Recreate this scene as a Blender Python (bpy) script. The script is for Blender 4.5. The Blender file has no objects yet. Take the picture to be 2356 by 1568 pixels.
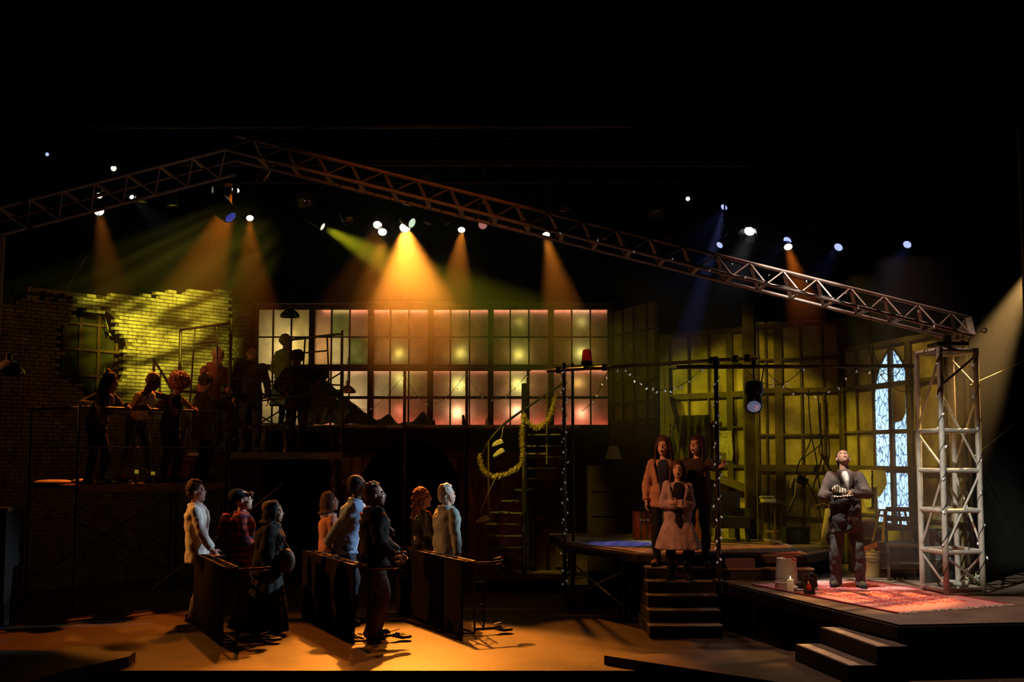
import bpy, math, random
from mathutils import Vector as V, Matrix, Quaternion, noise
random.seed(7)
SC = bpy.context.scene
COL = SC.collection
PI = math.pi
# ---------------------------------------------------------------- camera
CAMH, FPX, PITCH = 2.13, 2900.0, math.atan(261/2900.0)
cd = bpy.data.cameras.new('camera'); cam = bpy.data.objects.new('camera', cd); COL.objects.link(cam)
cam.location = (0, 0, CAMH); cam.rotation_euler = (PI/2 + PITCH, 0, 0)
cd.sensor_width = 36.0; cd.lens = 36.0*FPX/2356.0; cd.clip_end = 200
SC.camera = cam
# ---------------------------------------------------------------- world, exposure
w = bpy.data.worlds.new('world'); SC.world = w; w.use_nodes = True
w.node_tree.nodes['Background'].inputs[0].default_value = (0.5, 0.42, 0.34, 1)
w.node_tree.nodes['Background'].inputs[1].default_value = 0.0004
SC.view_settings.view_transform = 'Standard'; SC.view_settings.look = 'None'
SC.view_settings.gamma = 1.0; SC.view_settings.use_curve_mapping = False
SC.view_settings.exposure = 0.0
SC.cycles.max_bounces = 4; SC.cycles.diffuse_bounces = 2; SC.cycles.glossy_bounces = 2
SC.cycles.transmission_bounces = 3; SC.cycles.volume_bounces = 0; SC.cycles.transparent_max_bounces = 6
SC.cycles.sample_clamp_indirect = 2.0
SC.cycles.use_denoising = True

def WP(px, py, d):            # a point of the place, read off the photograph at depth d
    v = (784-py)/FPX; c, s = math.cos(PITCH), math.sin(PITCH)
    r = V(((px-1178)/FPX, c - v*s, s + v*c)); t = d/r.y
    return V((r.x*t, d, CAMH + r.z*t))
def GP(px, py, z=0.0):        # same, on the level z
    v = (784-py)/FPX; c, s = math.cos(PITCH), math.sin(PITCH)
    r = V(((px-1178)/FPX, c - v*s, s + v*c)); t = (z-CAMH)/r.z
    return V((r.x*t, r.y*t, z))

# ---------------------------------------------------------------- lights of the rig
def aimq(d): return V(d).to_track_quat('-Z', 'Y')
def spot(loc, tgt, power, col, size=25, blend=0.35, rad=0.05, gobo=None):
    L = bpy.data.lights.new('spot', 'SPOT'); o = bpy.data.objects.new('spot', L); COL.objects.link(o)
    o.location = loc; o.rotation_mode = 'QUATERNION'; o.rotation_quaternion = aimq(V(tgt)-V(loc))
    L.energy = power; L.color = col; L.spot_size = math.radians(size); L.spot_blend = blend; L.shadow_soft_size = rad
    if gobo:                  # break-up pattern in the lamp's gate: (streak direction, across, along, ramp lo, hi, floor)
        d = (V(tgt)-V(loc)).normalized(); s = V(gobo[0]).normalized(); s = (s-d*s.dot(d)).normalized(); c = d.cross(s)
        L.use_nodes = True; nt = L.node_tree; em = nt.nodes['Emission']; N = nt.nodes.new; K = nt.links.new
        ge = N('ShaderNodeNewGeometry'); cb = N('ShaderNodeCombineXYZ')
        for i, (ax, k) in enumerate(((c, gobo[1]), (s, gobo[2]))):
            dp = N('ShaderNodeVectorMath'); dp.operation = 'DOT_PRODUCT'; dp.inputs[1].default_value = ax*k; K(ge.outputs['Incoming'], dp.inputs[0]); K(dp.outputs['Value'], cb.inputs[i])
        nz = N('ShaderNodeTexNoise'); nz.inputs['Scale'].default_value = 1.0; nz.inputs['Detail'].default_value = 1.5; cr = N('ShaderNodeValToRGB')
        cr.color_ramp.elements[0].position = gobo[3]; cr.color_ramp.elements[1].position = gobo[4]; cr.color_ramp.elements[0].color = (gobo[5],)*3+(1,)
        K(cb.outputs[0], nz.inputs['Vector']); K(nz.outputs[0], cr.inputs[0]); K(cr.outputs[0], em.inputs['Color'])
    return o
AMB = (1.0, 0.28, 0.025); AMB2 = (1.0, 0.21, 0.015); YEL = (1.0, 0.90, 0.06); COOL = (0.55, 0.78, 1.0); BLU = (0.22, 0.30, 1.0); WARM = (1.0, 0.72, 0.38); GRN = (0.85, 0.80, 0.02)
# lamps seen in the photograph: pixel x, pixel y, depth, colour, lens radius, target, power, cone
LAMPS = [
 (228, 485, 21.3, AMB, .085, (-4.4, 15.6, .9), 650, 17, 'amber stage light over the brick wall, lens lit, second lowest at far left'),
 (543, 435, 21.3, AMB2, .07, (-5.3, 18.2, 2.6), 2600, 26, 'amber stage light tucked behind the big moving head'),
 (575, 500, 21.3, AMB2, .065, (-3.2, 15.8, 1.2), 900, 20, 'amber stage light alone between the moving head and the yellow lamp'),
 (740, 520, 21.3, GRN, .07, (5.0, 19.0, 1.2), 1700, 24, 'yellow stage light throwing its beam to the right'),
 (869, 516, 21.3, AMB, .08, (-2.9, 13.0, 0), 250, 20, 'upper lamp of the overlapping amber pair'),
 (880, 532, 21.3, AMB, .08, (-1.9, 15.3, 1.0), 900, 22, 'lower lamp of the overlapping amber pair'),
 (932, 522, 21.3, AMB, .10, (-.75, 13.2, 0), 10500, 29, 'brightest amber stage light with the thickest beam'),
 (1062, 527, 21.3, AMB, .065, (-1.0, 16.2, 1.3), 1000, 20, 'amber stage light right of the brightest beam'),
 (1256, 539, 21.3, AMB, .07, (1.4, 15.0, 0), 900, 20, 'amber stage light shining between the tubes of the roof truss'),
 (1813, 566, 19.8, AMB2, .07, (4.2, 14.6, .5), 600, 20, 'amber stage light under a blue one at the right'),
 (1813, 552, 19.8, BLU, .075, (-1.5, 14.0, 0), 12, 24, 'blue-white stage light just above the amber one at the right'),
 (1667, 475, 20.5, BLU, .06, (-1.5, 14.0, 0), 12, 24, 'small blue stage light, highest of the blue ones'),
 (1657, 562, 19.8, BLU, .06, (-2.0, 14.0, 0), 12, 24, 'blue stage light close above the roof truss'),
 (1725, 530, 19.8, (1, .9, 1), .09, (1.0, 14.0, 0), 35, 24, 'big white stage light with barn doors'),
 (1930, 567, 19.8, BLU, .075, (0.5, 14.0, 0), 12, 24, 'blue stage light above the gothic window'),
 (2088, 561, 19.8, BLU, .07, (1.5, 13.0, 0), 12, 24, 'rightmost blue stage light over the truss tower'),
 (302, 452, 20.5, (.75, .85, 1), .04, (1, 12, 0), 20, 20, 'small white-lit lamp left of the dark lamps'),
]
LENS = []
for (px, py, d, c, r, tg, pw, cone, lab) in LAMPS:
    p = WP(px, py, d); dr = (V(tg)-p).normalized()
    if (px, py) == (740, 520): pass
    spot(p + dr*.06, tg, pw, c, cone, .45, r*.8)
# lamps outside the frame or hidden by masking, a few added to lift dim parts
spot((-2.3, 15.5, 5.75), (-6.1, 21.6, 4.55), 7600, YEL, 26, 1.0, .03, gobo=((.58, .81, .30), 26, 5, .40, .56, .06))     # yellow wash on the brick wall
spot((-.6, 15.2, 8.1), (3.4, 18.9, 2.0), 2100, (1, .72, .045), 30, .6, .03, gobo=((1, -.3, -.5), 16, 4, .40, .60, .02))      # right-hand walls
spot((.8, 15.0, 8.0), (5.15, 16.9, 1.9), 1500, (1, .66, .08), 26, .6, .03, gobo=((.2, -1, -.5), 14, 4, .38, .6, .03))
spot((1.9, 12.9, 8.9), (3.95, 15.05, 1.9), 4600, (1, .90, .80), 11, .6, .06)                # key on the man on the rug
spot((3.2, 14.3, 8.7), (4.1, 13.3, .5), 1500, (1, .62, .48), 40, .8, .1)                    # pink on the rug
spot((-6.0, 12.0, 7.2), (2.0, 16.0, 1.6), 2600, (1, .38, .15), 11, .7, .1)                  # warm on the three women
spot((6.35, 15.2, 4.4), (4.1, 13.9, 1.1), 1500, (1, .56, .17), 25, .5, .05)                # side lamp behind the right masking
spot((6.6, 18.0, 5.2), (-2.3, 15.7, 1.4), 4600, COOL, 17, .6, .08)                       # cool side light on the faces
spot((-8.5, 15.3, 5.6), (-5.3, 19.4, 3.3), 420, (1, .38, .16), 20, .7, .05)               # warm rim over the scaffolds
spot((-1.0, 4.0, 8.8), (-1.2, 23.4, 1.9), 650, AMB2, 17, .9, .1)                             # dull orange wash added to lift the lower wall, source unseen
spot((.6, 8.0, 6.6), (4.95, 14.4, 1.7), 2800, (.95, .95, .85), 11, .8, .06)                 # pale front light on the tower
spot((-2.4, 15.4, 8.2), (.15, 20.3, 2.3), 2200, (1, .80, .10), 14, .7, .05)                 # gold on the spiral stair and garland
for x in (-5.2, -1.6, 2.0): spot((x, 9.0, -.6), (x-.3, 14.5, 4.9), 42, (1, .60, .44), 42, .6, .05)       # unseen uplights added to brighten the roof truss
spot((-9.5, 17.2, 5.4), (-3.5, 16.3, 1.45), 1900, (1, .36, .07), 24, .7, .05)               # amber from the left on the backs of the floor group
spot(WP(1667, 475, 20.5)+V((0, -.2, 0)), (1.6, 18.0, .87), 500, (.30, .32, 1), 11, .7, .05)  # blue on the higher platform
# ---------------------------------------------------------------- materials
MATS = {}
def mat(name, col, rough=.7, metal=0, noise_amt=0, scale=8, bump=0, bscale=60, col2=None, emit=None, estr=0, transl=False, spec=None, coat=0):
    if name in MATS: return MATS[name]
    m = bpy.data.materials.new(name); m.use_nodes = True; MATS[name] = m
    nt = m.node_tree; b = nt.nodes['Principled BSDF']; L = nt.links
    b.inputs['Base Color'].default_value = (*col, 1); b.inputs['Roughness'].default_value = rough; b.inputs['Metallic'].default_value = metal
    if spec is None and metal == 0 and rough >= .5: spec = .18
    if spec is not None: b.inputs['Specular IOR Level'].default_value = spec
    if coat: b.inputs['Coat Weight'].default_value = coat
    if emit: b.inputs['Emission Color'].default_value = (*emit, 1); b.inputs['Emission Strength'].default_value = estr
    tc = nt.nodes.new('ShaderNodeTexCoord')
    if noise_amt or col2:
        nz = nt.nodes.new('ShaderNodeTexNoise'); nz.inputs['Scale'].default_value = scale; nz.inputs['Detail'].default_value = 6; nz.inputs['Roughness'].default_value = .65
        L.new(tc.outputs['Object'], nz.inputs['Vector'])
        cr = nt.nodes.new('ShaderNodeValToRGB'); cr.color_ramp.elements[0].position = .35; cr.color_ramp.elements[1].position = .68
        c2 = col2 or tuple(c*(1-noise_amt) for c in col)
        cr.color_ramp.elements[0].color = (*c2, 1); cr.color_ramp.elements[1].color = (*col, 1)
        L.new(nz.outputs[0], cr.inputs[0]); L.new(cr.outputs[0], b.inputs['Base Color'])
    if bump:
        n2 = nt.nodes.new('ShaderNodeTexNoise'); n2.inputs['Scale'].default_value = bscale; n2.inputs['Detail'].default_value = 4
        bp = nt.nodes.new('ShaderNodeBump'); bp.inputs['Strength'].default_value = bump; bp.inputs['Distance'].default_value = .02
        L.new(tc.outputs['Object'], n2.inputs['Vector']); L.new(n2.outputs[0], bp.inputs['Height']); L.new(bp.outputs[0], b.inputs['Normal'])
    if transl:
        t = nt.nodes.new('ShaderNodeBsdfTranslucent'); mx = nt.nodes.new('ShaderNodeMixShader'); mx.inputs[0].default_value = transl
        t.inputs[0].default_value = (*col, 1)
        if noise_amt or col2: L.new(cr.outputs[0], t.inputs[0])
        out = nt.nodes['Material Output']; L.new(b.outputs[0], mx.inputs[1]); L.new(t.outputs[0], mx.inputs[2]); L.new(mx.outputs[0], out.inputs[0])
    return m
def nodes(m): return m.node_tree, m.node_tree.nodes['Principled BSDF']
M_black = mat('black_paint', (.012, .011, .010), .55, bump=.2, bscale=30)
M_blackm = mat('black_metal', (.018, .018, .02), .35, .6)
M_velvet = mat('black_drape', (.006, .006, .006), .95)
M_pipe = mat('dark_pipe', (.07, .055, .05), .38, .7, .5, 12)
M_scaf = mat('scaffold_steel', (.10, .075, .06), .42, .7, .5, 14)
M_alu = mat('painted_aluminium', (.66, .60, .50), .45, .1, .35, 9)
M_truss = mat('roof_truss_metal', (.42, .33, .28), .5, .15, .4, 6)
M_chrome = mat('chrome', (.75, .72, .68), .18, 1.0)
M_wood = mat('worn_wood', (.30, .17, .07), .55, 0, .5, 10, .15, 40)
M_woodd = mat('dark_wood', (.10, .055, .03), .5, 0, .5, 9, .15, 40)
M_ply = mat('plywood_edge', (.34, .22, .13), .7, 0, .35, 7)
M_rubber = mat('rubber', (.02, .02, .02), .6)
M_glass = mat('clear_glass', (.8, .8, .8), .05, 0, coat=1)
M_step = mat('dark_stair_paint', (.05, .042, .034), .6, 0, .4, 5, .15, 20)
M_tread = mat('scuffed_tread', (.40, .33, .26), .6, 0, .5, 7)
M_bulb = mat('fairy_bulb', (.9, .9, .9), .3, emit=(.95, .9, .8), estr=.10)
M_bulbw = mat('fairy_bulb_warm', (.9, .8, .6), .3, emit=(1, .7, .35), estr=.10)
M_wire = mat('cable_rubber', (.012, .012, .012), .5)
M_white = mat('white_plastic', (.75, .68, .60), .45, 0, .15, 6)
M_cloth = mat('crumpled_cloth', (.62, .50, .42), .85, 0, .2, 12, .3, 30)

# ---------------------------------------------------------------- mesh collector
def frame(d):
    d = V(d).normalized(); a = V((0, 0, 1)) if abs(d.z) < .95 else V((1, 0, 0))
    x = d.cross(a).normalized(); return x, d.cross(x).normalized(), d
class MB:
    def __init__(s): s.v = []; s.f = []; s.mi = []; s.cm = 0
    def add(s, vs, fs):
        n = len(s.v); s.v.extend([tuple(p) for p in vs]); s.f.extend([tuple(i+n for i in f) for f in fs]); s.mi.extend([s.cm]*len(fs)); return s
    def box(s, c, d, R=None):
        c = V(c); hx, hy, hz = d[0]/2, d[1]/2, d[2]/2
        vs = [V((x, y, z)) for x in (-hx, hx) for y in (-hy, hy) for z in (-hz, hz)]
        if R is not None: vs = [R @ p for p in vs]
        return s.add([c+p for p in vs], [(0, 1, 3, 2), (4, 6, 7, 5), (0, 4, 5, 1), (2, 3, 7, 6), (0, 2, 6, 4), (1, 5, 7, 3)])
    def bar(s, a, b, w, h, up=(0, 0, 1)):       # rectangular bar from a to b
        a, b = V(a), V(b); d = (b-a).normalized(); x = d.cross(V(up))
        if x.length < .01: x = d.cross(V((1, 0, 0)))
        x.normalize(); y = x.cross(d)
        vs = []
        for p in (a, b):
            for i, j in ((-1, -1), (1, -1), (1, 1), (-1, 1)): vs.append(p + x*(i*w/2) + y*(j*h/2))
        return s.add(vs, [(3, 2, 1, 0), (4, 5, 6, 7), (0, 1, 5, 4), (1, 2, 6, 5), (2, 3, 7, 6), (3, 0, 4, 7)])
    def tube(s, a, b, r, r2=None, n=10):
        a, b = V(a), V(b); r2 = r if r2 is None else r2; x, y, d = frame(b-a)
        vs = [a + x*(r*math.cos(2*PI*i/n)) + y*(r*math.sin(2*PI*i/n)) for i in range(n)] + [b + x*(r2*math.cos(2*PI*i/n)) + y*(r2*math.sin(2*PI*i/n)) for i in range(n)]
        return s.add(vs, [(i, (i+1) % n, n+(i+1) % n, n+i) for i in range(n)] + [tuple(range(n))[::-1], tuple(range(n, 2*n))])
    def path(s, pts, r, n=6):
        pts = [V(p) for p in pts]
        vs = []; fs = []; x = None
        for k, p in enumerate(pts):
            d = (pts[min(k+1, len(pts)-1)] - pts[max(k-1, 0)]).normalized()
            if x is None: x = frame(d)[0]
            x = (x - d*x.dot(d)).normalized(); y = d.cross(x); rr = r(k/(len(pts)-1)) if callable(r) else r
            vs += [p + x*(rr*math.cos(2*PI*i/n)) + y*(rr*math.sin(2*PI*i/n)) for i in range(n)]
        for k in range(len(pts)-1):
            fs += [(k*n+i, k*n+(i+1) % n, (k+1)*n+(i+1) % n, (k+1)*n+i) for i in range(n)]
        fs += [tuple(range(n))[::-1], tuple(range((len(pts)-1)*n, len(pts)*n))]
        return s.add(vs, fs)
    def ell(s, c, r, R=None, n=12, m=8):
        c = V(c); r = (r, r, r) if not hasattr(r, '__len__') else r
        vs = [V((0, 0, r[2]))]
        for j in range(1, m):
            t = PI*j/m
            vs += [V((r[0]*math.sin(t)*math.cos(2*PI*i/n), r[1]*math.sin(t)*math.sin(2*PI*i/n), r[2]*math.cos(t))) for i in range(n)]
        vs.append(V((0, 0, -r[2])))
        if R is not None: vs = [R @ p for p in vs]
        fs = [(0, 1+i, 1+(i+1) % n) for i in range(n)]
        for j in range(m-2): fs += [(1+j*n+i, 1+(j+1)*n+i, 1+(j+1)*n+(i+1) % n, 1+j*n+(i+1) % n) for i in range(n)]
        k = len(vs)-1; fs += [(k, 1+(m-2)*n+(i+1) % n, 1+(m-2)*n+i) for i in range(n)]
        return s.add([c+p for p in vs], fs)
    def cap(s, a, b, r, r2=None, n=10):
        r2 = r if r2 is None else r2
        s.tube(a, b, r, r2, n); s.ell(a, r, n=n, m=6); s.ell(b, r2, n=n, m=6); return s
    def lathe(s, c, prof, n=20, ax=(0, 0, 1), close=True):     # prof: (radius, height)
        c = V(c); x, y, d = frame(ax); vs = []; fs = []
        for r, h in prof: vs += [c + d*h + x*(r*math.cos(2*PI*i/n)) + y*(r*math.sin(2*PI*i/n)) for i in range(n)]
        for k in range(len(prof)-1): fs += [(k*n+i, k*n+(i+1) % n, (k+1)*n+(i+1) % n, (k+1)*n+i) for i in range(n)]
        if close: fs += [tuple(range(n))[::-1], tuple(range((len(prof)-1)*n, len(prof)*n))]
        return s.add(vs, fs)
    def prism(s, pts, z0, z1):                   # extrude an outline upwards
        n = len(pts); vs = [(p[0], p[1], z0) for p in pts] + [(p[0], p[1], z1) for p in pts]
        return s.add(vs, [tuple(range(n))[::-1], tuple(range(n, 2*n))] + [(i, (i+1) % n, n+(i+1) % n, n+i) for i in range(n)])
    def extr(s, pts, o, ax, ay, th):              # outline in the plane (ax, ay) from o, with thickness th
        o, ax, ay = V(o), V(ax), V(ay); nn = ax.cross(ay).normalized()*th; n = len(pts)
        vs = [o+ax*p[0]+ay*p[1] for p in pts] + [o+ax*p[0]+ay*p[1]+nn for p in pts]
        return s.add(vs, [tuple(range(n))[::-1], tuple(range(n, 2*n))] + [(i, (i+1) % n, n+(i+1) % n, n+i) for i in range(n)])
    def torus(s, c, R, r, ax=(0, 0, 1), n=20, m=8):
        x, y, d = frame(ax); c = V(c); vs = []; fs = []
        for i in range(n):
            e = x*math.cos(2*PI*i/n) + y*math.sin(2*PI*i/n)
            vs += [c + e*(R + r*math.cos(2*PI*j/m)) + d*(r*math.sin(2*PI*j/m)) for j in range(m)]
        for i in range(n): fs += [(i*m+j, ((i+1) % n)*m+j, ((i+1) % n)*m+(j+1) % m, i*m+(j+1) % m) for j in range(m)]
        return s.add(vs, fs)
    def obj(s, name, mats, parent=None, smooth=False, origin=None):
        me = bpy.data.meshes.new(name); o0 = V(origin) if origin is not None else V((0, 0, 0))
        me.from_pydata([tuple(V(p)-o0) for p in s.v], [], s.f)
        mats = mats if isinstance(mats, (list, tuple)) else [mats]
        for m in mats: me.materials.append(m)
        if len(mats) > 1:
            for p, i in zip(me.polygons, s.mi): p.material_index = i
        if smooth:
            for p in me.polygons: p.use_smooth = True
            try: me.set_sharp_from_angle(angle=math.radians(40))
            except Exception: pass
        me.update(); o = bpy.data.objects.new(name, me); COL.objects.link(o)
        if parent is not None:
            o.parent = parent; 
            if origin is not None: o.location = o0 - V(parent.location) if parent.get('wloc') else o0
        elif origin is not None: o.location = o0
        return o
def tag(o, label, cat, group=None, kind=None):
    if label: o['label'] = label
    if cat: o['category'] = cat
    if group: o['group'] = group
    if kind: o['kind'] = kind
    return o
def thing(name, label, cat, loc=(0, 0, 0), rz=0, group=None):
    o = bpy.data.objects.new(name, None); COL.objects.link(o); o.empty_display_size = .1
    o.location = loc; o.rotation_euler = (0, 0, rz); return tag(o, label, cat, group)
def wthing(name, label, cat, loc, group=None):
    """Empty at loc whose parts are given in world coordinates"""
    return thing(name, label, cat, loc, 0, group)
def part(mb, name, m, parent, smooth=False, label=None):       # world coordinates -> child of an unrotated Empty
    o0 = V(parent.location); p = parent.parent
    while p is not None: o0 = o0 + V(p.location); p = p.parent
    mb.v = [tuple(V(q)-o0) for q in mb.v]
    o = mb.obj(name, m, parent, smooth)
    if label: o['label'] = label
    return o
def lpart(mb, name, m, parent, smooth=False, label=None):      # local coordinates
    o = mb.obj(name, m, parent, smooth)
    if label: o['label'] = label
    return o
def struct(mb, name, m, smooth=False):
    o = mb.obj(name, m, None, smooth); o['kind'] = 'structure'; return o
def copy_tree(o, parent=None):
    c = o.copy(); COL.objects.link(c)
    if parent is not None: c.parent = parent
    for ch in list(o.children): copy_tree(ch, c)
    return c
def smooth(pts, k=2):
    pts = [V(p) for p in pts]
    for _ in range(k):
        q = [pts[0]]
        for a, b in zip(pts, pts[1:]): q += [a*.75+b*.25, a*.25+b*.75]
        pts = q+[pts[-1]]
    return pts
def lerp(a, b, t): return V(a)*(1-t) + V(b)*t
def swag(a, b, sag, n=16):
    a, b = V(a), V(b); return [lerp(a, b, i/n) - V((0, 0, sag*4*(i/n)*(1-i/n))) for i in range(n+1)]
# ================================================================ THE SETTING
def stage_mat():
    m = mat('stage_floor', (.085, .048, .022), .5, 0, col2=(.035, .021, .012), scale=1.6, spec=.35)
    nt, b = nodes(m); L = nt.links
    tc = [n for n in nt.nodes if n.type == 'TEX_COORD'][0]
    mp = nt.nodes.new('ShaderNodeMapping'); mp.inputs['Scale'].default_value = (1.0, 14, 1); mp.inputs['Rotation'].default_value = (0, 0, .25)
    nz = nt.nodes.new('ShaderNodeTexNoise'); nz.inputs['Scale'].default_value = 4; nz.inputs['Detail'].default_value = 8; nz.inputs['Roughness'].default_value = .75
    cr = nt.nodes.new('ShaderNodeValToRGB'); cr.color_ramp.elements[0].position = .53; cr.color_ramp.elements[1].position = .68
    L.new(tc.outputs['Object'], mp.inputs[0]); L.new(mp.outputs[0], nz.inputs['Vector']); L.new(nz.outputs[0], cr.inputs[0])
    src = b.inputs['Base Color'].links[0].from_socket
    mx = nt.nodes.new('ShaderNodeMix'); mx.data_type = 'RGBA'; mx.inputs['B'].default_value = (.20, .13, .07, 1)
    sc = nt.nodes.new('ShaderNodeMath'); sc.operation = 'MULTIPLY'; sc.inputs[1].default_value = .9; L.new(cr.outputs[0], sc.inputs[0])
    L.new(sc.outputs[0], mx.inputs['Factor']); L.new(src, mx.inputs['A']); L.new(mx.outputs['Result'], b.inputs['Base Color'])
    vn = nt.nodes.new('ShaderNodeTexVoronoi'); vn.inputs['Scale'].default_value = 5.5; L.new(tc.outputs['Object'], vn.inputs['Vector'])
    c2 = nt.nodes.new('ShaderNodeMath'); c2.operation = 'LESS_THAN'; c2.inputs[1].default_value = .05; L.new(vn.outputs['Distance'], c2.inputs[0])
    m2 = nt.nodes.new('ShaderNodeMix'); m2.data_type = 'RGBA'; m2.inputs['B'].default_value = (.4, .3, .2, 1)
    L.new(c2.outputs[0], m2.inputs['Factor']); L.new(mx.outputs['Result'], m2.inputs['A']); L.new(m2.outputs['Result'], b.inputs['Base Color'])
    rr = nt.nodes.new('ShaderNodeMapRange'); rr.inputs['To Min'].default_value = .55; rr.inputs['To Max'].default_value = .34; L.new(nz.outputs[0], rr.inputs[0]); L.new(rr.outputs[0], b.inputs['Roughness'])
    return m
M_floor = stage_mat()
struct(MB().box((0, 21.37, -.5), (30, 17.3, 1.0)), 'floor', M_floor)
struct(MB().box((0, 9.0, -1.2), (30, 8, .4)), 'floor', M_velvet)
# raised apron slabs at both front corners
q = [GP(1390, 1507, .09), GP(1790, 1568, .09), GP(2050, 1620, .09), (8, 9.2, 0), (8, 13.1, 0), GP(1700, 1496, .09)]
struct(MB().prism([(p[0], p[1]) for p in q], -.9, .09), 'trim_1', M_floor)
q = [GP(297, 1509, .10), (-3.9, 13.3, 0), (-9, 13.6, 0), (-12, 12.2, 0), (-12, 9.5, 0), GP(0, 1590, .10), GP(130, 1547, .10)]
struct(MB().prism([(p[0], p[1]) for p in q][::-1], -.9, .10), 'trim_2', M_floor)
struct(MB().box((0, 28, 5), (34, .1, 14)), 'wall_far', M_velvet)
struct(MB().box((-11.5, 19, 5), (.1, 18, 14)), 'wall_left', M_velvet)
struct(MB().box((0, 18, 11.5), (34, 22, .1)), 'ceiling', M_velvet)
M_green = mat('greenish_masking', (.10, .12, .07), .8, 0, .3, 5)
mk = MB(); x0 = 5.49
mk.box((x0+1.6, 13.55, 3.14), (3.1, .06, 5.1)); mk.box((x0+.05, 13.5, 3.14), (.03, .05, 5.1)); mk.box((x0+.12, 13.5, 3.14), (.03, .05, 5.1))
struct(mk, 'wall_right', M_green)

# ---- brick wall with a broken round hole, bricks laid one by one in its own mesh
BR = mat('old_brick', (.42, .38, .30), .75, 0, .5, 5, .5, 35, col2=(.16, .13, .09))
B0, B1 = V((-5.18, 23.2, 0)), V((-7.45, 20.05, 0)); bu = (B1-B0).normalized(); bl = (B1-B0).length; bn = V((-bu.y, bu.x, 0))
if bn.y > 0: bn = -bn
bn = -bn if bn.dot(V((0, 0, 0))-B0) < 0 else bn
wall = MB(); hc = WP(214, 808, 20.75); hct = (hc-B0).dot(bu); ch, cw = .062, .185
wall.cm = 0
rnd = random.Random(3)
for r in range(0, 84):
    z = .0 + r*ch
    for k in range(-1, int((bl+2.2)/cw)+1):
        u = k*cw + (cw/2 if r % 2 else 0)
        if u < 0 or u > bl+2.1: continue
        top = 5.14 - .085*(int(u/.55)) + (.0 if int(u/.28) % 2 else .06)
        if z+ch > top: continue
        jag = .66 + .07*math.sin(7*math.atan2(z-hc.z, u+cw/2-hct)) + rnd.uniform(-.03, .03)
        if math.hypot((u+cw/2-hct), (z+ch/2-hc.z)*.92) < jag: continue
        dd = rnd.uniform(0, .014); a = B0 + bu*(u+.006) + V((0, 0, z+.006)); L_ = min(cw-.012, bl+2.1-u)
        vs = []
        for oo in (-.10, dd):
            for (i, j) in ((0, 0), (L_, 0), (L_, ch-.012), (0, ch-.012)): vs.append(a + bu*i + V((0, 0, j)) + bn*oo)
        wall.add(vs, [(0, 1, 2, 3), (7, 6, 5, 4), (0, 4, 5, 1), (1, 5, 6, 2), (2, 6, 7, 3), (3, 7, 4, 0)])
bw = struct(wall, 'wall_brick', BR)
# mortar behind the bricks, with the hole left open
mort = MB(); N = 40; ring = [(hct + .70*math.cos(2*PI*i/N), hc.z + .76*math.sin(2*PI*i/N)) for i in range(N)]
def edgept(c, s):
    t = min([((bl+2.0-hct)/c if c > 0 else (hct)/-c) if abs(c) > 1e-6 else 9e9, ((4.55-hc.z)/s if s > 0 else hc.z/-s) if abs(s) > 1e-6 else 9e9])
    return hct+c*t, hc.z+s*t
outr = [edgept(math.cos(2*PI*i/N), math.sin(2*PI*i/N)) for i in range(N)]
P3 = lambda p, o=0: B0 + bu*p[0] + V((0, 0, p[1])) + bn*o
mort.add([P3(p, -.03) for p in ring] + [P3(p, -.03) for p in outr], [(i, (i+1) % N, N+(i+1) % N, N+i) for i in range(N)])
mo = struct(mort, 'wall_mortar', mat('mortar', (.10, .085, .06), .9, 0, .4, 20))
# a dim window behind the hole
wn = bpy.data.objects.new('window_2', None); COL.objects.link(wn); wn.location = hc - V((0, 0, .9)); wn['kind'] = 'structure'
wf = MB()
for i in range(-2, 3): wf.bar(P3((hct+i*.36, hc.z-.95), -.32), P3((hct+i*.36, hc.z+.95), -.32), .045, .04)
for j in (-.8, -.38, .05, .48, .9): wf.bar(P3((hct-.95, hc.z+j), -.32), P3((hct+.95, hc.z+j), -.32), .035, .04)
part(wf, 'window_frame', M_woodd, wn)
gl = MB(); gl.add([P3((hct+a, hc.z+b), -.36) for a, b in ((-1, -1), (1, -1), (1, 1), (-1, 1))], [(0, 1, 2, 3)])
part(gl, 'window_pane', mat('dusty_glass', (.035, .035, .015), .14, 0, .5, 4, .35, 7), wn)
sh = MB()
for (a, b, c) in ((.52, .30, .30), (-.35, .42, .22), (.45, -.35, .12)):
    sh.extr([(0, 0), (.05, .02), (c*.5, c*1.1)], P3((hct-a, hc.z+b), -.2), bu, V((0, 0, 1)), .006)
part(sh, 'glass_shard', mat('shard_glass', (.25, .25, .12), .1, .3), wn)

# ---- back wall: brick strip, long multi-pane window, brown lower wall with arches
YB = 23.5
px2x = lambda px, d=YB: (px-1178)/FPX*d
zof = lambda py, px=1178, d=YB: WP(px, py, d).z
ZT, ZM0, ZM1, ZB = zof(712), zof(838), zof(851), zof(979)
st = MB()
for r in range(0, 27):
    z = ZB - .02 + r*.085
    for k in range(-1, 3):
        u = px2x(534) + k*.2 + (.1 if r % 2 else 0); a, b = max(u, px2x(532)), min(u+.19, px2x(577))
        if b-a > .02: st.box(((a+b)/2, YB-.05+random.uniform(0, .01), z+.04), (b-a, .1, .075))
st.box((px2x(555), YB+.03, (ZB+ZT)/2), (.4, .05, ZT-ZB+.2))
struct(st, 'wall_back', mat('grey_brick', (.22, .19, .13), .8, 0, .5, 6, .3, 30))
wroot = bpy.data.objects.new('window_1', None); COL.objects.link(wroot); wroot.location = (0, YB, ZB); wroot['kind'] = 'structure'
majors = [585, 716, 852, 990, 1129, 1268, 1406]
minors = [626, 668, 761, 803, 897, 940, 1036, 1080, 1174, 1217, 1316, 1359]
fr = MB()
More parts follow.
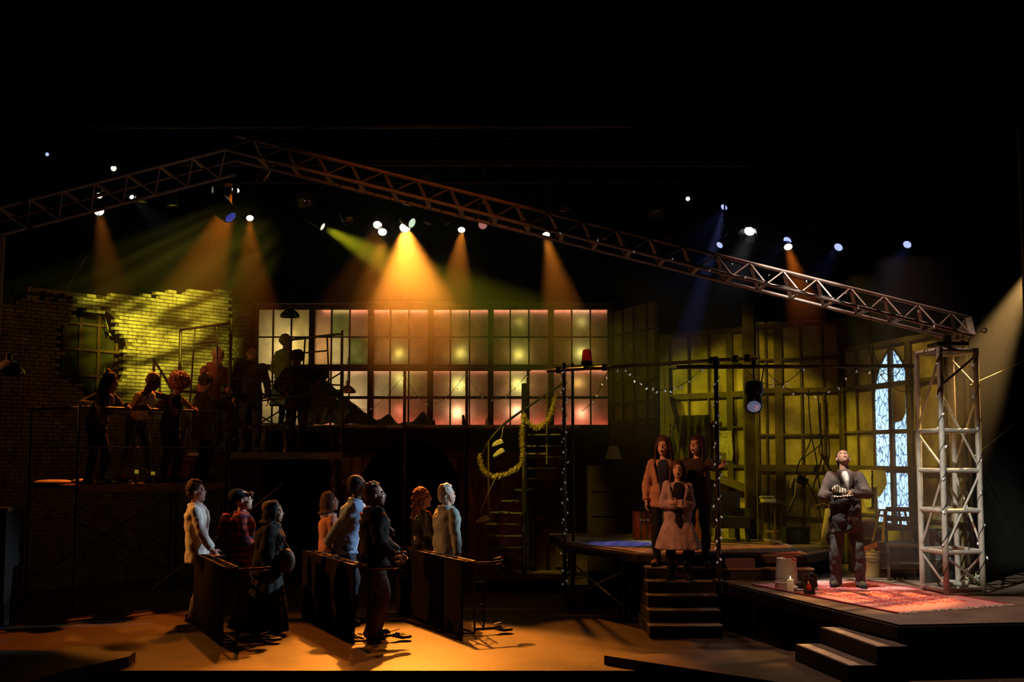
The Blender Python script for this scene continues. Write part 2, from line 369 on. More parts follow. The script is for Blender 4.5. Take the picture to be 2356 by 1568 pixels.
for m_ in majors:
    wd = .105 if m_ not in (585, 1406) else .12
    fr.box((px2x(m_), YB, (ZT+ZB)/2), (wd, .10, ZT-ZB+.12))
for m_ in minors: fr.box((px2x(m_), YB, (ZT+ZB)/2), (.028, .05, ZT-ZB))
xa, xb = px2x(580), px2x(1411)
for z, h in ((ZT+.05, .10), ((ZM0+ZM1)/2, .10), (ZB-.03, .09)): fr.box(((xa+xb)/2, YB, z), (xb-xa, .11, h))
for py in (775, 914): fr.box(((xa+xb)/2, YB, zof(py)), (xb-xa, .05, .026 if py < 800 else .05))
part(fr, 'window_frame', mat('window_frame_paint', (.11, .075, .05), .6, 0, .4, 8), wroot)
# panes: each bay is one sash with its painted frosted panes
cols = sorted([590]+majors[1:-1]+minors+[1401])
PANE = []
def pane_mat(k, c1, c2):
    return mat('frosted_pane_%s' % k, c1, .5, 0, .1, 3.5, .1, 20, col2=c2, transl=.7)
pm = {'cream': pane_mat('cream', (.80, .74, .52), (.52, .46, .30)), 'green': pane_mat('green', (.42, .50, .22), (.15, .22, .08)),
      'pink': pane_mat('pink', (.80, .48, .32), (.50, .30, .19)), 'olive': pane_mat('olive', (.72, .62, .34), (.42, .36, .18))}
keys = ['cream', 'cream', 'olive', 'pink', 'green', 'pink', 'pink', 'olive', 'pink', 'pink', 'olive', 'pink', 'pink', 'olive', 'pink', 'pink', 'cream', 'pink']
low = ['cream', 'cream', 'cream', 'pink', 'cream', 'cream', 'cream', 'cream', 'olive', 'pink', 'cream', 'pink', 'pink', 'cream', 'pink', 'pink', 'pink', 'pink']
rows = [(ZT, zof(775)), (zof(775), ZM0), (ZM1, zof(914)), (zof(914), ZB)]
order = ['cream', 'green', 'pink', 'olive']
for bi in range(6):
    pb = MB()
    for ci in range(3):
        c = bi*3+ci; a, b = px2x(cols[c]), px2x(cols[c+1])
        for ri, (zt, zb) in enumerate(rows):
            k = keys[c] if ri < 2 else low[c]
            if (c, ri) in ((5, 1),): k = 'green'
            if (c, ri) == (5, 1): k = 'green'
            if (c, ri) == (4, 1): k = 'cream'
            if ri == 3 and bi > 1: k = 'pink'
            pb.cm = order.index(k); pb.add([(a, YB+.03, zb), (b, YB+.03, zb), (b, YB+.03, zt), (a, YB+.03, zt)], [(0, 1, 2, 3)])
    part(pb, 'window_sash_pane', [pm[k] for k in order], wroot)
# light box behind the panes
bx = MB(); bx.box(((xa+xb)/2, YB+.75, (ZT+ZB)/2), (xb-xa, .04, ZT-ZB+.3)); bx.box(((xa+xb)/2, YB+.4, ZT+.14), (xb-xa, .75, .04)); bx.box(((xa+xb)/2, YB+.4, ZB-.1), (xb-xa, .75, .04))
bx.box((xa-.02, YB+.4, (ZT+ZB)/2), (.04, .75, ZT-ZB+.3)); bx.box((xb+.02, YB+.4, (ZT+ZB)/2), (.04, .75, ZT-ZB+.3))
struct(bx, 'wall_lightbox', mat('light_box_lining', (.06, .05, .04), .9))
def area(loc, tgt, sx, sy, power, col):
    L = bpy.data.lights.new('area', 'AREA'); o = bpy.data.objects.new('area', L); COL.objects.link(o)
    o.location = loc; o.rotation_mode = 'QUATERNION'; o.rotation_quaternion = aimq(V(tgt)-V(loc)); L.shape = 'RECTANGLE'
    L.size = sx; L.size_y = sy; L.energy = power; L.color = col; return o
def point(loc, power, col, r=.05):
    L = bpy.data.lights.new('lamp', 'POINT'); o = bpy.data.objects.new('lamp', L); COL.objects.link(o)
    o.location = loc; L.energy = power; L.color = col; L.shadow_soft_size = r; return o
xm = (px2x(740)+px2x(1402))/2; wm = px2x(1402)-px2x(740)
PK = (1, .36, .26); PL = (1, .90, .30)
# pink strips along head, middle rail and sill; pale lamps behind the middle panes
area((xm, YB+.065, ZT+.0), (xm, YB+.03, ZT-.05), wm, .015, 5, (1, .50, .38))
area((xm, YB+.065, ZM1+.0), (xm, YB+.03, ZM1-.05), wm, .015, 2.5, (1, .48, .36))
area((xm, YB+.12, ZB+.0), (xm, YB+.03, ZB+.25), wm, .03, 5.0, (1, .20, .14))
for px, py, pw, c in ((917, 812, .8, PL), (1058, 812, 1.0, PL), (1195, 815, 1.3, PL), (1338, 812, 1.0, PL),
                      (921, 872, .9, PL), (1055, 885, 1.5, PL), (1192, 885, 1.7, PL), (1330, 880, .7, PL),
                      (921, 945, .6, PK), (1053, 948, 3.2, (1, .72, .5)), (1188, 945, 3.0, (1, .70, .5)), (1338, 950, 2.0, (1, .55, .42)),
                      (660, 800, 4.5, (1, .76, .33)), (640, 900, 2.0, (1, .72, .35)), (745, 900, 2.6, (1, .80, .42)), (760, 800, 1.6, (.95, .75, .3)), (820, 930, 1.8, (1, .7, .45)), (1338, 740, .35, PL), (1195, 740, .3, PL)):
    point((px2x(px), YB+(.13 if px > 850 else .40), zof(py)), pw*(1.25 if px > 850 else 3.0), c, .03)
# lower wall with two arches
def archwall(x0, x1, z0, z1, y, arches, th):
    mb = MB()
    xs = sorted(set([x0, x1] + [cx+s*r for cx, r, h in arches for s in (-1, 1)] + [cx + r*math.cos(t*PI/16) for cx, r, h in arches for t in range(17)]))
    for a, b in zip(xs, xs[1:]):
        if b-a < 1e-4: continue
        m_ = (a+b)/2; zlo = [z0, z0]
        for cx, r, h in arches:
            if abs(m_-cx) < r: zlo = [h-r*1.0+math.sqrt(max(0, r*r-(q-cx)**2)) for q in (a, b)]
        vs = [(a, y, zlo[0]), (b, y, zlo[1]), (b, y, z1), (a, y, z1), (a, y+th, zlo[0]), (b, y+th, zlo[1]), (b, y+th, z1), (a, y+th, z1)]
        mb.add(vs, [(0, 1, 2, 3), (7, 6, 5, 4), (0, 4, 5, 1), (3, 2, 6, 7)])
    return mb
M_brown = mat('brown_distressed_wall', (.13, .075, .045), .8, 0, .5, 2.2, .3, 12)
aw = archwall(px2x(480), px2x(1411), 0, ZB-.07, YB-.05, [(px2x(945), .92, zof(1012)), (px2x(688), .62, zof(1008))], .25)
struct(aw, 'wall_back', M_brown)
struct(MB().box((px2x(945), YB+.9, 1.3), (8.6, .05, 2.7)), 'wall_back', M_velvet)
pl = MB()
for px in (1085, 1215, 1290): pl.box((px2x(px), YB-.12, 1.28), (.22, .12, 2.4))
pl.box((px2x(1250), YB-.1, 2.42), (2.9, .14, .12))
struct(pl, 'trim_3', M_brown)

# ---- painted wall flats at the right
M_flat = mat('painted_wall_panels', (.46, .40, .17), .75, 0, .5, 1.7, .2, 14, col2=(.15, .11, .055))
M_bars = mat('dark_wall_bars', (.10, .075, .045), .7, 0, .4, 6)
def flat(name, p0, p1, z0, z1, cols, zrows, bar=.05, thick=None, pil=()):
    p0, p1 = V(p0), V(p1); u = (p1-p0).normalized(); L_ = (p1-p0).length; n = V((u.y, -u.x, 0))
    if n.dot(-p0) < 0: n = -n
    mb = MB(); mb.cm = 0
    mb.add([p0+V((0, 0, z0)), p1+V((0, 0, z0)), p1+V((0, 0, z1)), p0+V((0, 0, z1)), p0-n*.05+V((0, 0, z0)), p1-n*.05+V((0, 0, z0)), p1-n*.05+V((0, 0, z1)), p0-n*.05+V((0, 0, z1))],
           [(0, 1, 2, 3), (7, 6, 5, 4), (0, 4, 5, 1), (1, 5, 6, 2), (2, 6, 7, 3), (3, 7, 4, 0)])
    mb.cm = 1
    for c in cols:
        wd = bar*2 if c in pil else bar*.5
        mb.bar(p0+u*(c*L_)+n*.015+V((0, 0, z0)), p0+u*(c*L_)+n*.015+V((0, 0, z1)), wd, .05 if c in pil else .03, up=n)
    for z, h in zrows: mb.bar(p0+n*.02+V((0, 0, z)), p1+n*.02+V((0, 0, z)), .045, h)
    return struct(mb, name, [M_flat, M_bars])
FA = flat('wall_right', (1.86, 23.2, 0), (2.50, 21.5, 0), 2.66, 4.76, [0, .25, .5, .78, 1], [(4.3, .03), (3.7, .03), (3.42, .07), (3.05, .05), (2.72, .08)], .06, pil=(0, 1))
struct(MB().add([(1.8, 23.3, 0), (2.52, 21.5, 0), (2.52, 21.5, 2.66), (1.8, 23.3, 2.66), (1.9, 23.4, 0), (2.62, 21.5, 0), (2.62, 21.5, 2.66), (1.9, 23.4, 2.66)], [(0, 1, 2, 3), (7, 6, 5, 4), (3, 2, 6, 7)]), 'wall_right', M_brown)
FB = flat('wall_right', (2.50, 20.7, 0), (3.64, 19.35, 0), 0, 4.1, [0, .05, .31, .55, .8, 1], [(4.05, .06), (3.55, .03), (3.06, .09), (2.55, .03), (1.95, .05), (1.2, .05)], .06, pil=(0, .05, .8, 1))
FC = flat('wall_right', (3.70, 18.95, 0), (4.86, 18.52, 0), 0, 4.12, [0, .10, .25, .52, .78, 1], [(4.06, .05), (3.55, .03), (3.08, .07), (2.42, .03), (1.93, .10), (1.2, .03)], .06, pil=(.25, 1))
D0, D1 = V((4.87, 18.5, 0)), V((5.47, 15.2, 0))
FD = flat('wall_right', D0, D1, .575, 3.68, [.0, .14, .29, .60, .87, 1], [(3.64, .06), (3.08, .05), (2.45, .03), (1.93, .09), (1.3, .03)], .07, pil=(0, .6))
ps = MB(); ps.box((3.60, 19.15, 2.2), (.16, .12, 4.4)); ps.box((3.77, 19.0, 2.1), (.2, .1, 3.0)); ps.bar((2.55, 20.5, 3.05), (3.0, 20.1, 1.0), .14, .1); ps.bar((2.9, 19.9, 1.9), (3.7, 19.1, 1.55), .1, .1)
struct(ps, 'trim_4', M_bars)
# gothic window let into the side flat
uD = (D1-D0).normalized(); nD = V((uD.y, -uD.x, 0)); LD = (D1-D0).length
if nD.dot(-D0) < 0: nD = -nD
gw = bpy.data.objects.new('window_3', None); COL.objects.link(gw); gw.location = D0+uD*(LD*.45)+V((0, 0, 1.2)); gw['kind'] = 'structure'
ga, gb = .375*LD/1.0*.80, .765*LD*.80
gmid = (ga+gb)/2; gr = (gb-ga)/2
prof = [(ga, 1.2), (gb, 1.2), (gb, 2.85)] + [(gmid - gr + 2*gr*math.cos(t), 2.85 + .73*math.sin(t)/.866) for t in [PI/3*i/8 for i in range(1, 8)]] + [(gmid, 3.58)] + [(gmid + gr - 2*gr*math.cos(t), 2.85 + .73*math.sin(t)/.866) for t in [PI/3*i/8 for i in range(7, 0, -1)]] + [(ga, 2.85)]
def gothic_mat():
    m = bpy.data.materials.new('leaded_glass'); m.use_nodes = True; MATS['leaded_glass'] = m; nt, b = nodes(m); L = nt.links
    tc = nt.nodes.new('ShaderNodeTexCoord'); mp = nt.nodes.new('ShaderNodeMapping'); mp.inputs['Scale'].default_value = (1, 1, .55); L.new(tc.outputs['Object'], mp.inputs[0])
    nz = nt.nodes.new('ShaderNodeTexNoise'); nz.inputs['Scale'].default_value = 4; L.new(mp.outputs[0], nz.inputs[0])
    mx0 = nt.nodes.new('ShaderNodeMix'); mx0.data_type = 'VECTOR'; mx0.inputs['Factor'].default_value = .12; L.new(mp.outputs[0], mx0.inputs['A']); L.new(nz.outputs['Color'], mx0.inputs['B'])
    vo = nt.nodes.new('ShaderNodeTexVoronoi'); vo.feature = 'DISTANCE_TO_EDGE'; vo.inputs['Scale'].default_value = 15; L.new(mx0.outputs['Result'], vo.inputs['Vector'])
    cr = nt.nodes.new('ShaderNodeValToRGB'); cr.color_ramp.elements[0].position = .03; cr.color_ramp.elements[1].position = .09
    cr.color_ramp.elements[0].color = (.05, .10, .22, 1); cr.color_ramp.elements[1].color = (.42, .66, .80, 1); L.new(vo.outputs['Distance'], cr.inputs[0])
    n3 = nt.nodes.new('ShaderNodeTexNoise'); n3.inputs['Scale'].default_value = 3; L.new(tc.outputs['Object'], n3.inputs[0])
    mm = nt.nodes.new('ShaderNodeMix'); mm.data_type = 'RGBA'; mm.blend_type = 'MULTIPLY'; mm.inputs['Factor'].default_value = .6; L.new(cr.outputs[0], mm.inputs['A']); L.new(n3.outputs[0], mm.inputs['B'])
    L.new(mm.outputs['Result'], b.inputs['Emission Color']); b.inputs['Emission Strength'].default_value = 2.5
    b.inputs['Base Color'].default_value = (.1, .12, .14, 1); return m
gl = MB(); gl.extr(prof, D0+nD*.005, uD, V((0, 0, 1)), .006)
if True: part(gl, 'window_pane', gothic_mat(), gw, label='pale blue lit leaded glass with a pointed top')
gf = MB(); gf.bar(D0+uD*gmid+nD*.03+V((0, 0, 1.2)), D0+uD*gmid+nD*.03+V((0, 0, 3.6)), .09, .05, up=nD)
for z in (3.06, 2.43, 1.93): gf.bar(D0+uD*ga+nD*.03+V((0, 0, z)), D0+uD*gb+nD*.03+V((0, 0, z)), .05, .07 if z > 3 else .05)
pts = [D0+uD*p[0]+nD*.02+V((0, 0, p[1])) for p in prof]; gf.path(pts+[pts[0]], .018, 5)
part(gf, 'window_frame', M_bars, gw)
# haze that shows the beams
hz = bpy.data.materials.new('stage_haze'); hz.use_nodes = True; nt = hz.node_tree; nt.nodes.remove(nt.nodes['Principled BSDF'])
vs_ = nt.nodes.new('ShaderNodeVolumeScatter'); vs_.inputs['Density'].default_value = .011; vs_.inputs['Anisotropy'].default_value = .25
hz2 = bpy.data.materials.new('side_haze'); hz2.use_nodes = True; nt2 = hz2.node_tree; nt2.nodes.remove(nt2.nodes['Principled BSDF']); v2 = nt2.nodes.new('ShaderNodeVolumeScatter'); v2.inputs['Density'].default_value = .055; v2.inputs['Anisotropy'].default_value = .2; nt2.links.new(v2.outputs[0], nt2.nodes['Material Output'].inputs['Volume'])
tcv = nt.nodes.new('ShaderNodeTexCoord'); spv = nt.nodes.new('ShaderNodeSeparateXYZ'); mr = nt.nodes.new('ShaderNodeMapRange'); mr.interpolation_type = 'SMOOTHSTEP'
mr.inputs['From Min'].default_value = 1.5; mr.inputs['From Max'].default_value = 5.2; mr.inputs['To Min'].default_value = .0012; mr.inputs['To Max'].default_value = .045
nt.links.new(tcv.outputs['Object'], spv.inputs[0]); nt.links.new(spv.outputs['Z'], mr.inputs[0]); mr2 = nt.nodes.new('ShaderNodeMapRange'); mr2.inputs['From Min'].default_value = -4.6; mr2.inputs['From Max'].default_value = -2.0; mr2.inputs['To Min'].default_value = .38; nt.links.new(spv.outputs['X'], mr2.inputs[0])
ml = nt.nodes.new('ShaderNodeMath'); ml.operation = 'MULTIPLY'; nt.links.new(mr.outputs[0], ml.inputs[0]); nt.links.new(mr2.outputs[0], ml.inputs[1]); nt.links.new(ml.outputs[0], vs_.inputs['Density'])
nt.links.new(vs_.outputs[0], nt.nodes['Material Output'].inputs['Volume'])
ho = MB().box((0, 20.9, 3.6), (17, 4.9, 6.9)).obj('haze', hz); tag(ho, 'thin theatrical haze hanging over the whole stage, showing the beams', 'haze', kind='stuff')
ho2 = MB().box((5.4, 15.3, 2.6), (2.2, 2.1, 3.6)).obj('haze', hz2); tag(ho2, 'wisp of haze in the side light around the truss tower at the right', 'haze', kind='stuff')
# ================================================================ PLATFORMS AND STAIRS
PZ, UZ, WZ, DZA, DZB = .57, .87, 2.645, 1.71, 2.16
M_deck = mat('deck_paint', (.16, .115, .08), .55, 0, .45, 3, .1, 20)
M_deckw = mat('scuffed_deck_paint', (.26, .19, .14), .5, 0, .45, 2.5, .1, 20)
def deck(label, name, outline, z, th, legs, skirt=(), m=M_deckw, legto=0.0, fascia=True, group=None):
    c = sum((V((p[0], p[1], 0)) for p in outline), V())/len(outline)
    t = wthing(name, label, 'platform', (c.x, c.y, legto), group)
    part(MB().prism([(p[0], p[1]) for p in outline], z-.02, z), 'deck_board', m, t)
    n = len(outline); e = MB()
    for i in range(n):
        a, b = V((*outline[i][:2], z-.02-th/2)), V((*outline[(i+1) % n][:2], z-.02-th/2)); e.bar(a, b, .05, th)
    part(e, 'edge_beam', M_step, t)
    for (x, y) in legs:
        lm = MB(); lm.tube((x, y, legto), (x, y, z-.02), .024); lm.box((x, y, legto+.01), (.09, .09, .02)); lm.tube((x, y, z-.22), (x, y, z-.05), .033)
        part(lm, 'leg', M_pipe, t, True)
    for a, b in skirt:
        a, b = V((*a[:2], 0)), V((*b[:2], 0)); u = (b-a); N = max(2, int(u.length/.12)); vs = []
        nn = V((u.y, -u.x, 0)).normalized()
        for i in range(N+1):
            p = a+u*(i/N) + nn*(.012*(1 if i % 2 else -1)); vs += [p+V((0, 0, legto)), p+V((0, 0, z-.03))]
        part(MB().add(vs, [(2*i, 2*i+2, 2*i+3, 2*i+1) for i in range(N)]), 'skirt', M_velvet, t)
    return t
low = [(2.58, 15.87), (3.57, 11.8), (5.0, 12.0), (6.9, 12.3), (7.3, 17.5), (4.9, 18.3), (2.60, 18.0)]
def inset(p, cx=4.6, cy=14.8, k=.94): return (cx+(p[0]-cx)*k, cy+(p[1]-cy)*k)
deck('low wide front platform at the right, under the red rug and truss tower', 'stage_platform', low, PZ, .12,
     [(2.84, 15.0), (3.22, 13.35), (3.64, 12.0), (5.2, 12.2)], skirt=[(inset(low[0]), inset(low[1])), (inset(low[1]), inset(low[2])), (inset(low[2]), inset(low[3]))])
up = [(.776, 18.0), (1.50, 16.45), (1.62, 16.32), (3.70, 16.1), (4.32, 17.0), (4.6, 18.45), (3.6, 19.1), (2.5, 20.2), (.6, 20.4)]
ut = deck('higher black platform behind the stairs, carrying two worn rugs', 'stage_platform', up, UZ, .09, [(3.5, 16.35), (.95, 20.0)],
     skirt=[((1.56, 16.5), (1.56, 19.0)), ((1.60, 16.40), (3.70, 16.18)), ((3.70, 16.18), (4.28, 17.05)), ((4.28, 17.05), (4.55, 18.4))])
# scaffold frame with crossed braces under it
sf = wthing('braced_frame', 'low scaffold frame with crossed braces under the higher platform', 'scaffold', (1.2, 17.2, 0))
a, b = V((.84, 17.85, 0)), V((1.45, 16.55, 0))
for p in (a, b):
    part(MB().tube(p+V((0, 0, .02)), p+V((0, 0, .76)), .022).box(p+V((0, 0, .01)), (.1, .1, .02)).tube(p+V((0, 0, .3)), p+V((0, 0, .42)), .03), 'leg', M_scaf, sf, True)
for z0, z1 in ((.17, .62), (.62, .17)):
    part(MB().tube(a+V((0, 0, z0)), b+V((0, 0, z1)), .013).ell(a+V((0, 0, z0)), .022).ell(b+V((0, 0, z1)), .022), 'cross_brace', mat('galvanised_brace', (.34, .27, .13), .4, .5, .3, 10), sf, True)
# stairs up to it
stt = wthing('staircase', 'five dark wooden steps up to the higher platform, three women standing on them', 'stairs', (2.05, 15.5, 0))
RH = .145
for k in range(1, 6):
    y1 = 16.28; y0 = 14.92+(k-1)*.27; x0 = 1.60+(k-1)*.02; wd = .86
    bm = MB().box((x0+wd/2, (y0+y1)/2, RH*k-.012-RH/2+.006), (wd-.02, y1-y0, RH-.014))
    if k: part(bm, 'riser_box', M_step, stt)
    part(MB().box((x0+wd/2, y0+.14, RH*k-.009), (wd, .30, .018)), 'tread', M_tread, stt)
# step box between stairs and block
sb = wthing('step_box', 'low brown step block with a pale top beside the shoulder bag', 'box', (3.2, 16.0, PZ))
part(MB().box((3.15, 15.98, PZ+.065), (1.2, .22, .13)), 'body', M_step, sb); part(MB().box((3.15, 15.98, PZ+.14), (1.22, .24, .018)), 'lid', M_ply, sb)
# two-step unit at the right front
fs = wthing('step_unit', 'black two-step unit with taped tread edges at the front right', 'steps', (3.0, 12.2, .09))
e0, ev = V((2.82, 12.78, 0)), V((.19, -1.30, 0)); eu = ev.normalized(); ew = V((-eu.y, eu.x, 0)); ew = ew if ew.x > 0 else -ew
M_tape = mat('sandy_tape', (.80, .60, .38), .8, 0, .3, 14)
for k, (zb, zt, off) in enumerate(((.09, .25, 0), (.09, .41, .27))):
    p = e0+ew*off; L_ = ev.length
    q4 = [p, p+eu*L_, p+eu*L_+ew*.30, p+ew*.30]
    part(MB().prism([(v.x, v.y) for v in q4], zb, zt-.012), 'step_body', M_step, fs); part(MB().prism([(v.x, v.y) for v in q4], zt-.012, zt), 'tread', M_deck, fs)
    q5 = [p+ew*.02+eu*.02, p+eu*(L_-.02)+ew*.02, p+eu*(L_-.02)+ew*.13, p+ew*.13+eu*.02]
    part(MB().prism([(v.x, v.y) for v in q5], zt, zt+.003), 'tape_strip', M_tape, fs)
# ================================================================ WALKWAY
wk = wthing('walkway', 'raised walkway running in front of the long window', 'walkway', (-1.8, 22.9, 0))
part(MB().box((-1.75, 22.88, WZ-.04), (5.9, 1.1, .08)), 'deck_board', M_woodd, wk); part(MB().box((-1.75, 22.31, WZ-.02), (5.9, .03, .05)), 'edge_strip', M_tread, wk)
for x in (-4.5, -3.1, -1.9, -.85, .28, 1.1): part(MB().tube((x, 22.45, 0), (x, 22.45, WZ-.08), .03), 'leg', M_pipe, wk, True)
gr = wthing('guard_rail', 'dark pipe guard rail along the walkway with fairy lights on it', 'railing', (-1.4, 22.3, WZ))
for px in (787, 931, 1074, 1215):
    x = px2x(px, 22.3); part(MB().box((x, 22.3, WZ+.47), (.05, .05, 1.03)), 'post', M_woodd, gr)
for py in (850, 914):
    part(MB().box(((px2x(712, 22.3)+px2x(1222, 22.3))/2, 22.3, zof(py, 1178, 22.3)), (px2x(1222, 22.3)-px2x(712, 22.3), .045, .05)), 'rail', M_woodd, gr)
# ================================================================ SCAFFOLDS
A0, A1, AD = V((-5.93, 17.3, 0)), V((-4.42, 19.38, 0)), V((-1.07, 1.1, 0))
Q0, Q1, QD = V((-4.35, 19.42, 0)), V((-2.87, 21.2, 0)), V((-1.07, 1.1, 0))
M_plank = mat('scaffold_plank', (.20, .11, .07), .7, 0, .4, 4); M_plankg = mat('grey_scaffold_plank', (.27, .21, .18), .7, 0, .35, 4)
def scaffold(label, P0, P1, D, dz, rails, topz, mp, braces, frames, postsz):
    t = wthing('scaffold_tower', label, 'scaffold', (P0.x, P0.y, 0)); Z = V((0, 0, 1))
    for i, (p, h) in enumerate(zip((P0, P1, P0+D, P1+D), postsz)):
        part(MB().tube(p+Z*.0, p+Z*h, .024).tube(p+Z*(dz-.35), p+Z*(dz-.25), .034).lathe(p, [(.0, 0), (.05, 0), (.05, .02), (.028, .03)], 10), 'post', M_scaf, t, True)
    pl = MB(); u = (P1-P0)
    pl.prism([(q.x, q.y) for q in (P0-u*.0+D*.02, P1+D*.02, P1+D*.98, P0+D*.98)], dz-.05, dz)
    part(pl, 'deck_plank', mp, t)
    part(MB().bar(P0+Z*(dz-.05)-D*.02, P1+Z*(dz-.05)-D*.02, .04, .11), 'edge_beam', mp, t)
    for (a, b, r) in rails: part(MB().tube(a, b, r), 'rail', M_scaf, t, True)
    for (a, b) in braces: part(MB().tube(a, b, .012), 'cross_brace', M_scaf, t, True)
    for P in frames:                       # ladder-shaped end frames
        f = MB(); a, b = P+Z*topz, P+D+Z*topz; f.tube(a, b, .022)
        for s, e in ((.28, .17), (.70, .82)): f.tube(lerp(a, b, s), lerp(P, P+D, e)+Z*(dz+.1), .015)
        f.tube(lerp(a, b, .29)-Z*.26, lerp(a, b, .70)-Z*.26, .014)
        f.tube(P+Z*(topz-.95), lerp(P, P+D, .22)+Z*(topz-.95), .014); f.tube(P+D+Z*(topz-.95), lerp(P, P+D, .78)+Z*(topz-.95), .014)
        part(f, 'end_frame', M_scaf, t, True)
    return t
Z = V((0, 0, 1))
h1 = DZA+1.07
scaffold('lower left scaffold deck with a rail where four people lean', A0, A1, AD, DZA,
    [(A0+Z*h1, A1+Z*h1, .020), (A0+Z*(h1-.55), A1+Z*(h1-.55), .013), (A0+Z*h1, A0+AD+Z*h1, .018), (A0+Z*(h1-.55), A0+AD+Z*(h1-.55), .012), (A0+AD+Z*h1, A1+AD+Z*h1, .016)], 0, M_plank,
    [(A0+Z*1.52, A1+Z*.30), (A0+Z*.30, A1+Z*1.45), (A0+AD+Z*1.52, A1+AD+Z*.3), (A0+AD+Z*.3, A1+AD+Z*1.5)], [], [h1+.05, 1.70, h1+.03, h1])
scaffold('higher middle scaffold tower with ladder-shaped end frames and grey deck edge', Q0, Q1, QD, DZB,
    [(Q0+Z*(DZB+1.13), Q1+Z*(DZB+1.13), .013), (Q0+Z*(DZB+.42), Q1+Z*(DZB+.42), .013), (Q0+Z*(DZB+.74), Q1+Z*(DZB+1.02), .013), (Q0+QD+Z*(DZB+1.0), Q1+QD+Z*(DZB+1.0), .018), (Q0+QD+Z*(DZB+.5), Q1+QD+Z*(DZB+.5), .015)], 4.16, M_plankg,
    [(Q0+Z*(DZB+1.25), Q1+Z*(DZB+.10)), (Q0+Z*(DZB+.15), Q1+Z*(DZB+1.35)), (Q0+Z*1.7, Q1+Z*.3), (Q0+Z*.3, Q1+Z*1.7)], [Q0, Q1], [4.22, 4.22, 4.18, 4.18])
# ================================================================ PIPE FRAME WITH FAIRY LIGHTS
PL0, PR0 = V((.757, 18.3, 0)), V((2.53, 15.6, PZ))
pf = wthing('pipe_frame', 'tall pipe frame around the higher platform, two posts and two long cross pipes', 'pipe frame', (.757, 18.3, 0))
part(MB().tube(PL0, V((.757, 18.3, 3.46)), .028).lathe(PL0, [(.09, 0), (.09, .02), (.04, .05)], 14), 'post', mat('blue_grey_pipe', (.12, .13, .15), .35, .7, .3, 9), pf, True)
part(MB().tube(PL0+V((.13, .1, 0)), V((.887, 18.4, 3.46)), .02), 'post', M_pipe, pf, True)
part(MB().tube(PR0, V((2.53, 15.6, 3.34)), .028).lathe(PR0, [(.09, 0), (.09, .02), (.04, .05)], 14).tube((2.53, 15.6, 3.2), (2.53, 15.6, 3.30), .045), 'post', M_pipe, pf, True)
TL, TR = WP(1260, 853, 18.55), WP(1747, 822, 15.85)
part(MB().tube(TL, TR, .026), 'cross_pipe', mat('warm_steel_pipe', (.26, .17, .13), .35, .7, .3, 9), pf, True)
HL, HR = WP(1557, 844, 15.62), WP(2112, 841, 15.7)
part(MB().tube(HL, HR, .026), 'cross_pipe', M_pipe, pf, True)
for t in (.06, .30, .80, .9, .95): part(MB().box(lerp(TL, TR, t), (.07, .09, .09)), 'pipe_clamp', M_blackm, pf)
# red beacon
bc = wthing('beacon_light', 'red warning beacon on top of the long cross pipe', 'light', lerp(TL, TR, .21)+V((0, 0, .03)))
b0 = bc.location.copy()
part(MB().lathe(b0, [(.03, 0), (.085, .02), (.085, .07), (.075, .08)], 18), 'base', M_blackm, bc, True)
part(MB().lathe(b0+V((0, 0, .08)), [(.075, 0), (.072, .06), (.064, .13), (.055, .155), (.03, .165)], 18), 'dome', mat('red_plastic', (.55, .02, .015), .18, coat=.5), bc, True)
# ================================================================ TRUSS TOWER
Tf, Tr, Tl = V((4.83, 14.2, 0)), V((5.30, 14.37, 0)), V((4.755, 14.78, 0)); Tb = Tr+Tl-Tf
tt = wthing('truss_tower', 'pale square truss tower standing on the front platform', 'truss', (5.0, 14.5, PZ))
T0, T1 = PZ+.05, 3.34
for p in (Tf, Tr, Tb, Tl): part(MB().tube(p+Z*PZ, p+Z*T1, .033), 'upright', M_alu, tt, True)
fcs = [(Tf, Tr), (Tl, Tf), (Tr, Tb), (Tb, Tl)]
levels = [T0, 1.02, 1.44, 1.86, 2.42, T1-.04]
for a, b in fcs:
    for z in (T0, 1.04, 1.50, 1.95, 2.40, T1-.03): part(MB().tube(a+Z*z, b+Z*z, .027), 'rung', M_alu, tt, True)
    zz = [T0, 1.04, 1.95, 2.40, T1-.05] if fcs.index((a, b)) in (1, 3) else [T0, 1.04, 1.95, 2.86, T1-.05]
    for i in range(len(zz)-1):
        if fcs.index((a, b)) == 3: continue
        p, q = (a, b) if i % 2 else (b, a)
        part(MB().tube(p+Z*(zz[i]+.04), q+Z*(zz[i+1]-.04), .014), 'diagonal', M_alu, tt, True)
# ================================================================ ROOF TRUSS
def box_truss(label, a, b, name='roof_truss', h=.24, wd=.52, bays=14, rr=.022):
    t = wthing(name, label, 'truss', a); a, b = V(a), V(b); u = (b-a).normalized()
    f = lambda s, o, k: lerp(a, b, s) + V((0, o, 0)) + V((-u.z, 0, u.x))*k
    for o, k, r in ((-wd/2, 0, rr), (wd/2, 0, rr), (0, h, rr)): part(MB().tube(f(0, o, k), f(1, o, k), r), 'chord', M_truss, t, True)
    for i in range(bays+1):
        s = i/bays
        part(MB().bar(f(s, -wd/2, 0), f(s, wd/2, 0), .05, .02), 'cross_plate', M_truss, t)
        if i < bays:
            s2 = (i+.5)/bays; s3 = (i+1)/bays
            part(MB().tube(f(s, -wd/2, 0), f(s2, 0, h), .010), 'lattice', M_truss, t, True)
            part(MB().bar(f(s2, 0, h), f(s3, wd/2, 0), .04, .012), 'lattice', M_truss, t)
            part(MB().tube(f(s2, 0, h), f(s3, -wd/2, 0), .010), 'lattice', M_truss, t, True)
    return t, f
apex = WP(530, 356, 14.5); rend = WP(2218, 776, 14.5); lend = WP(-60, 508, 14.5)
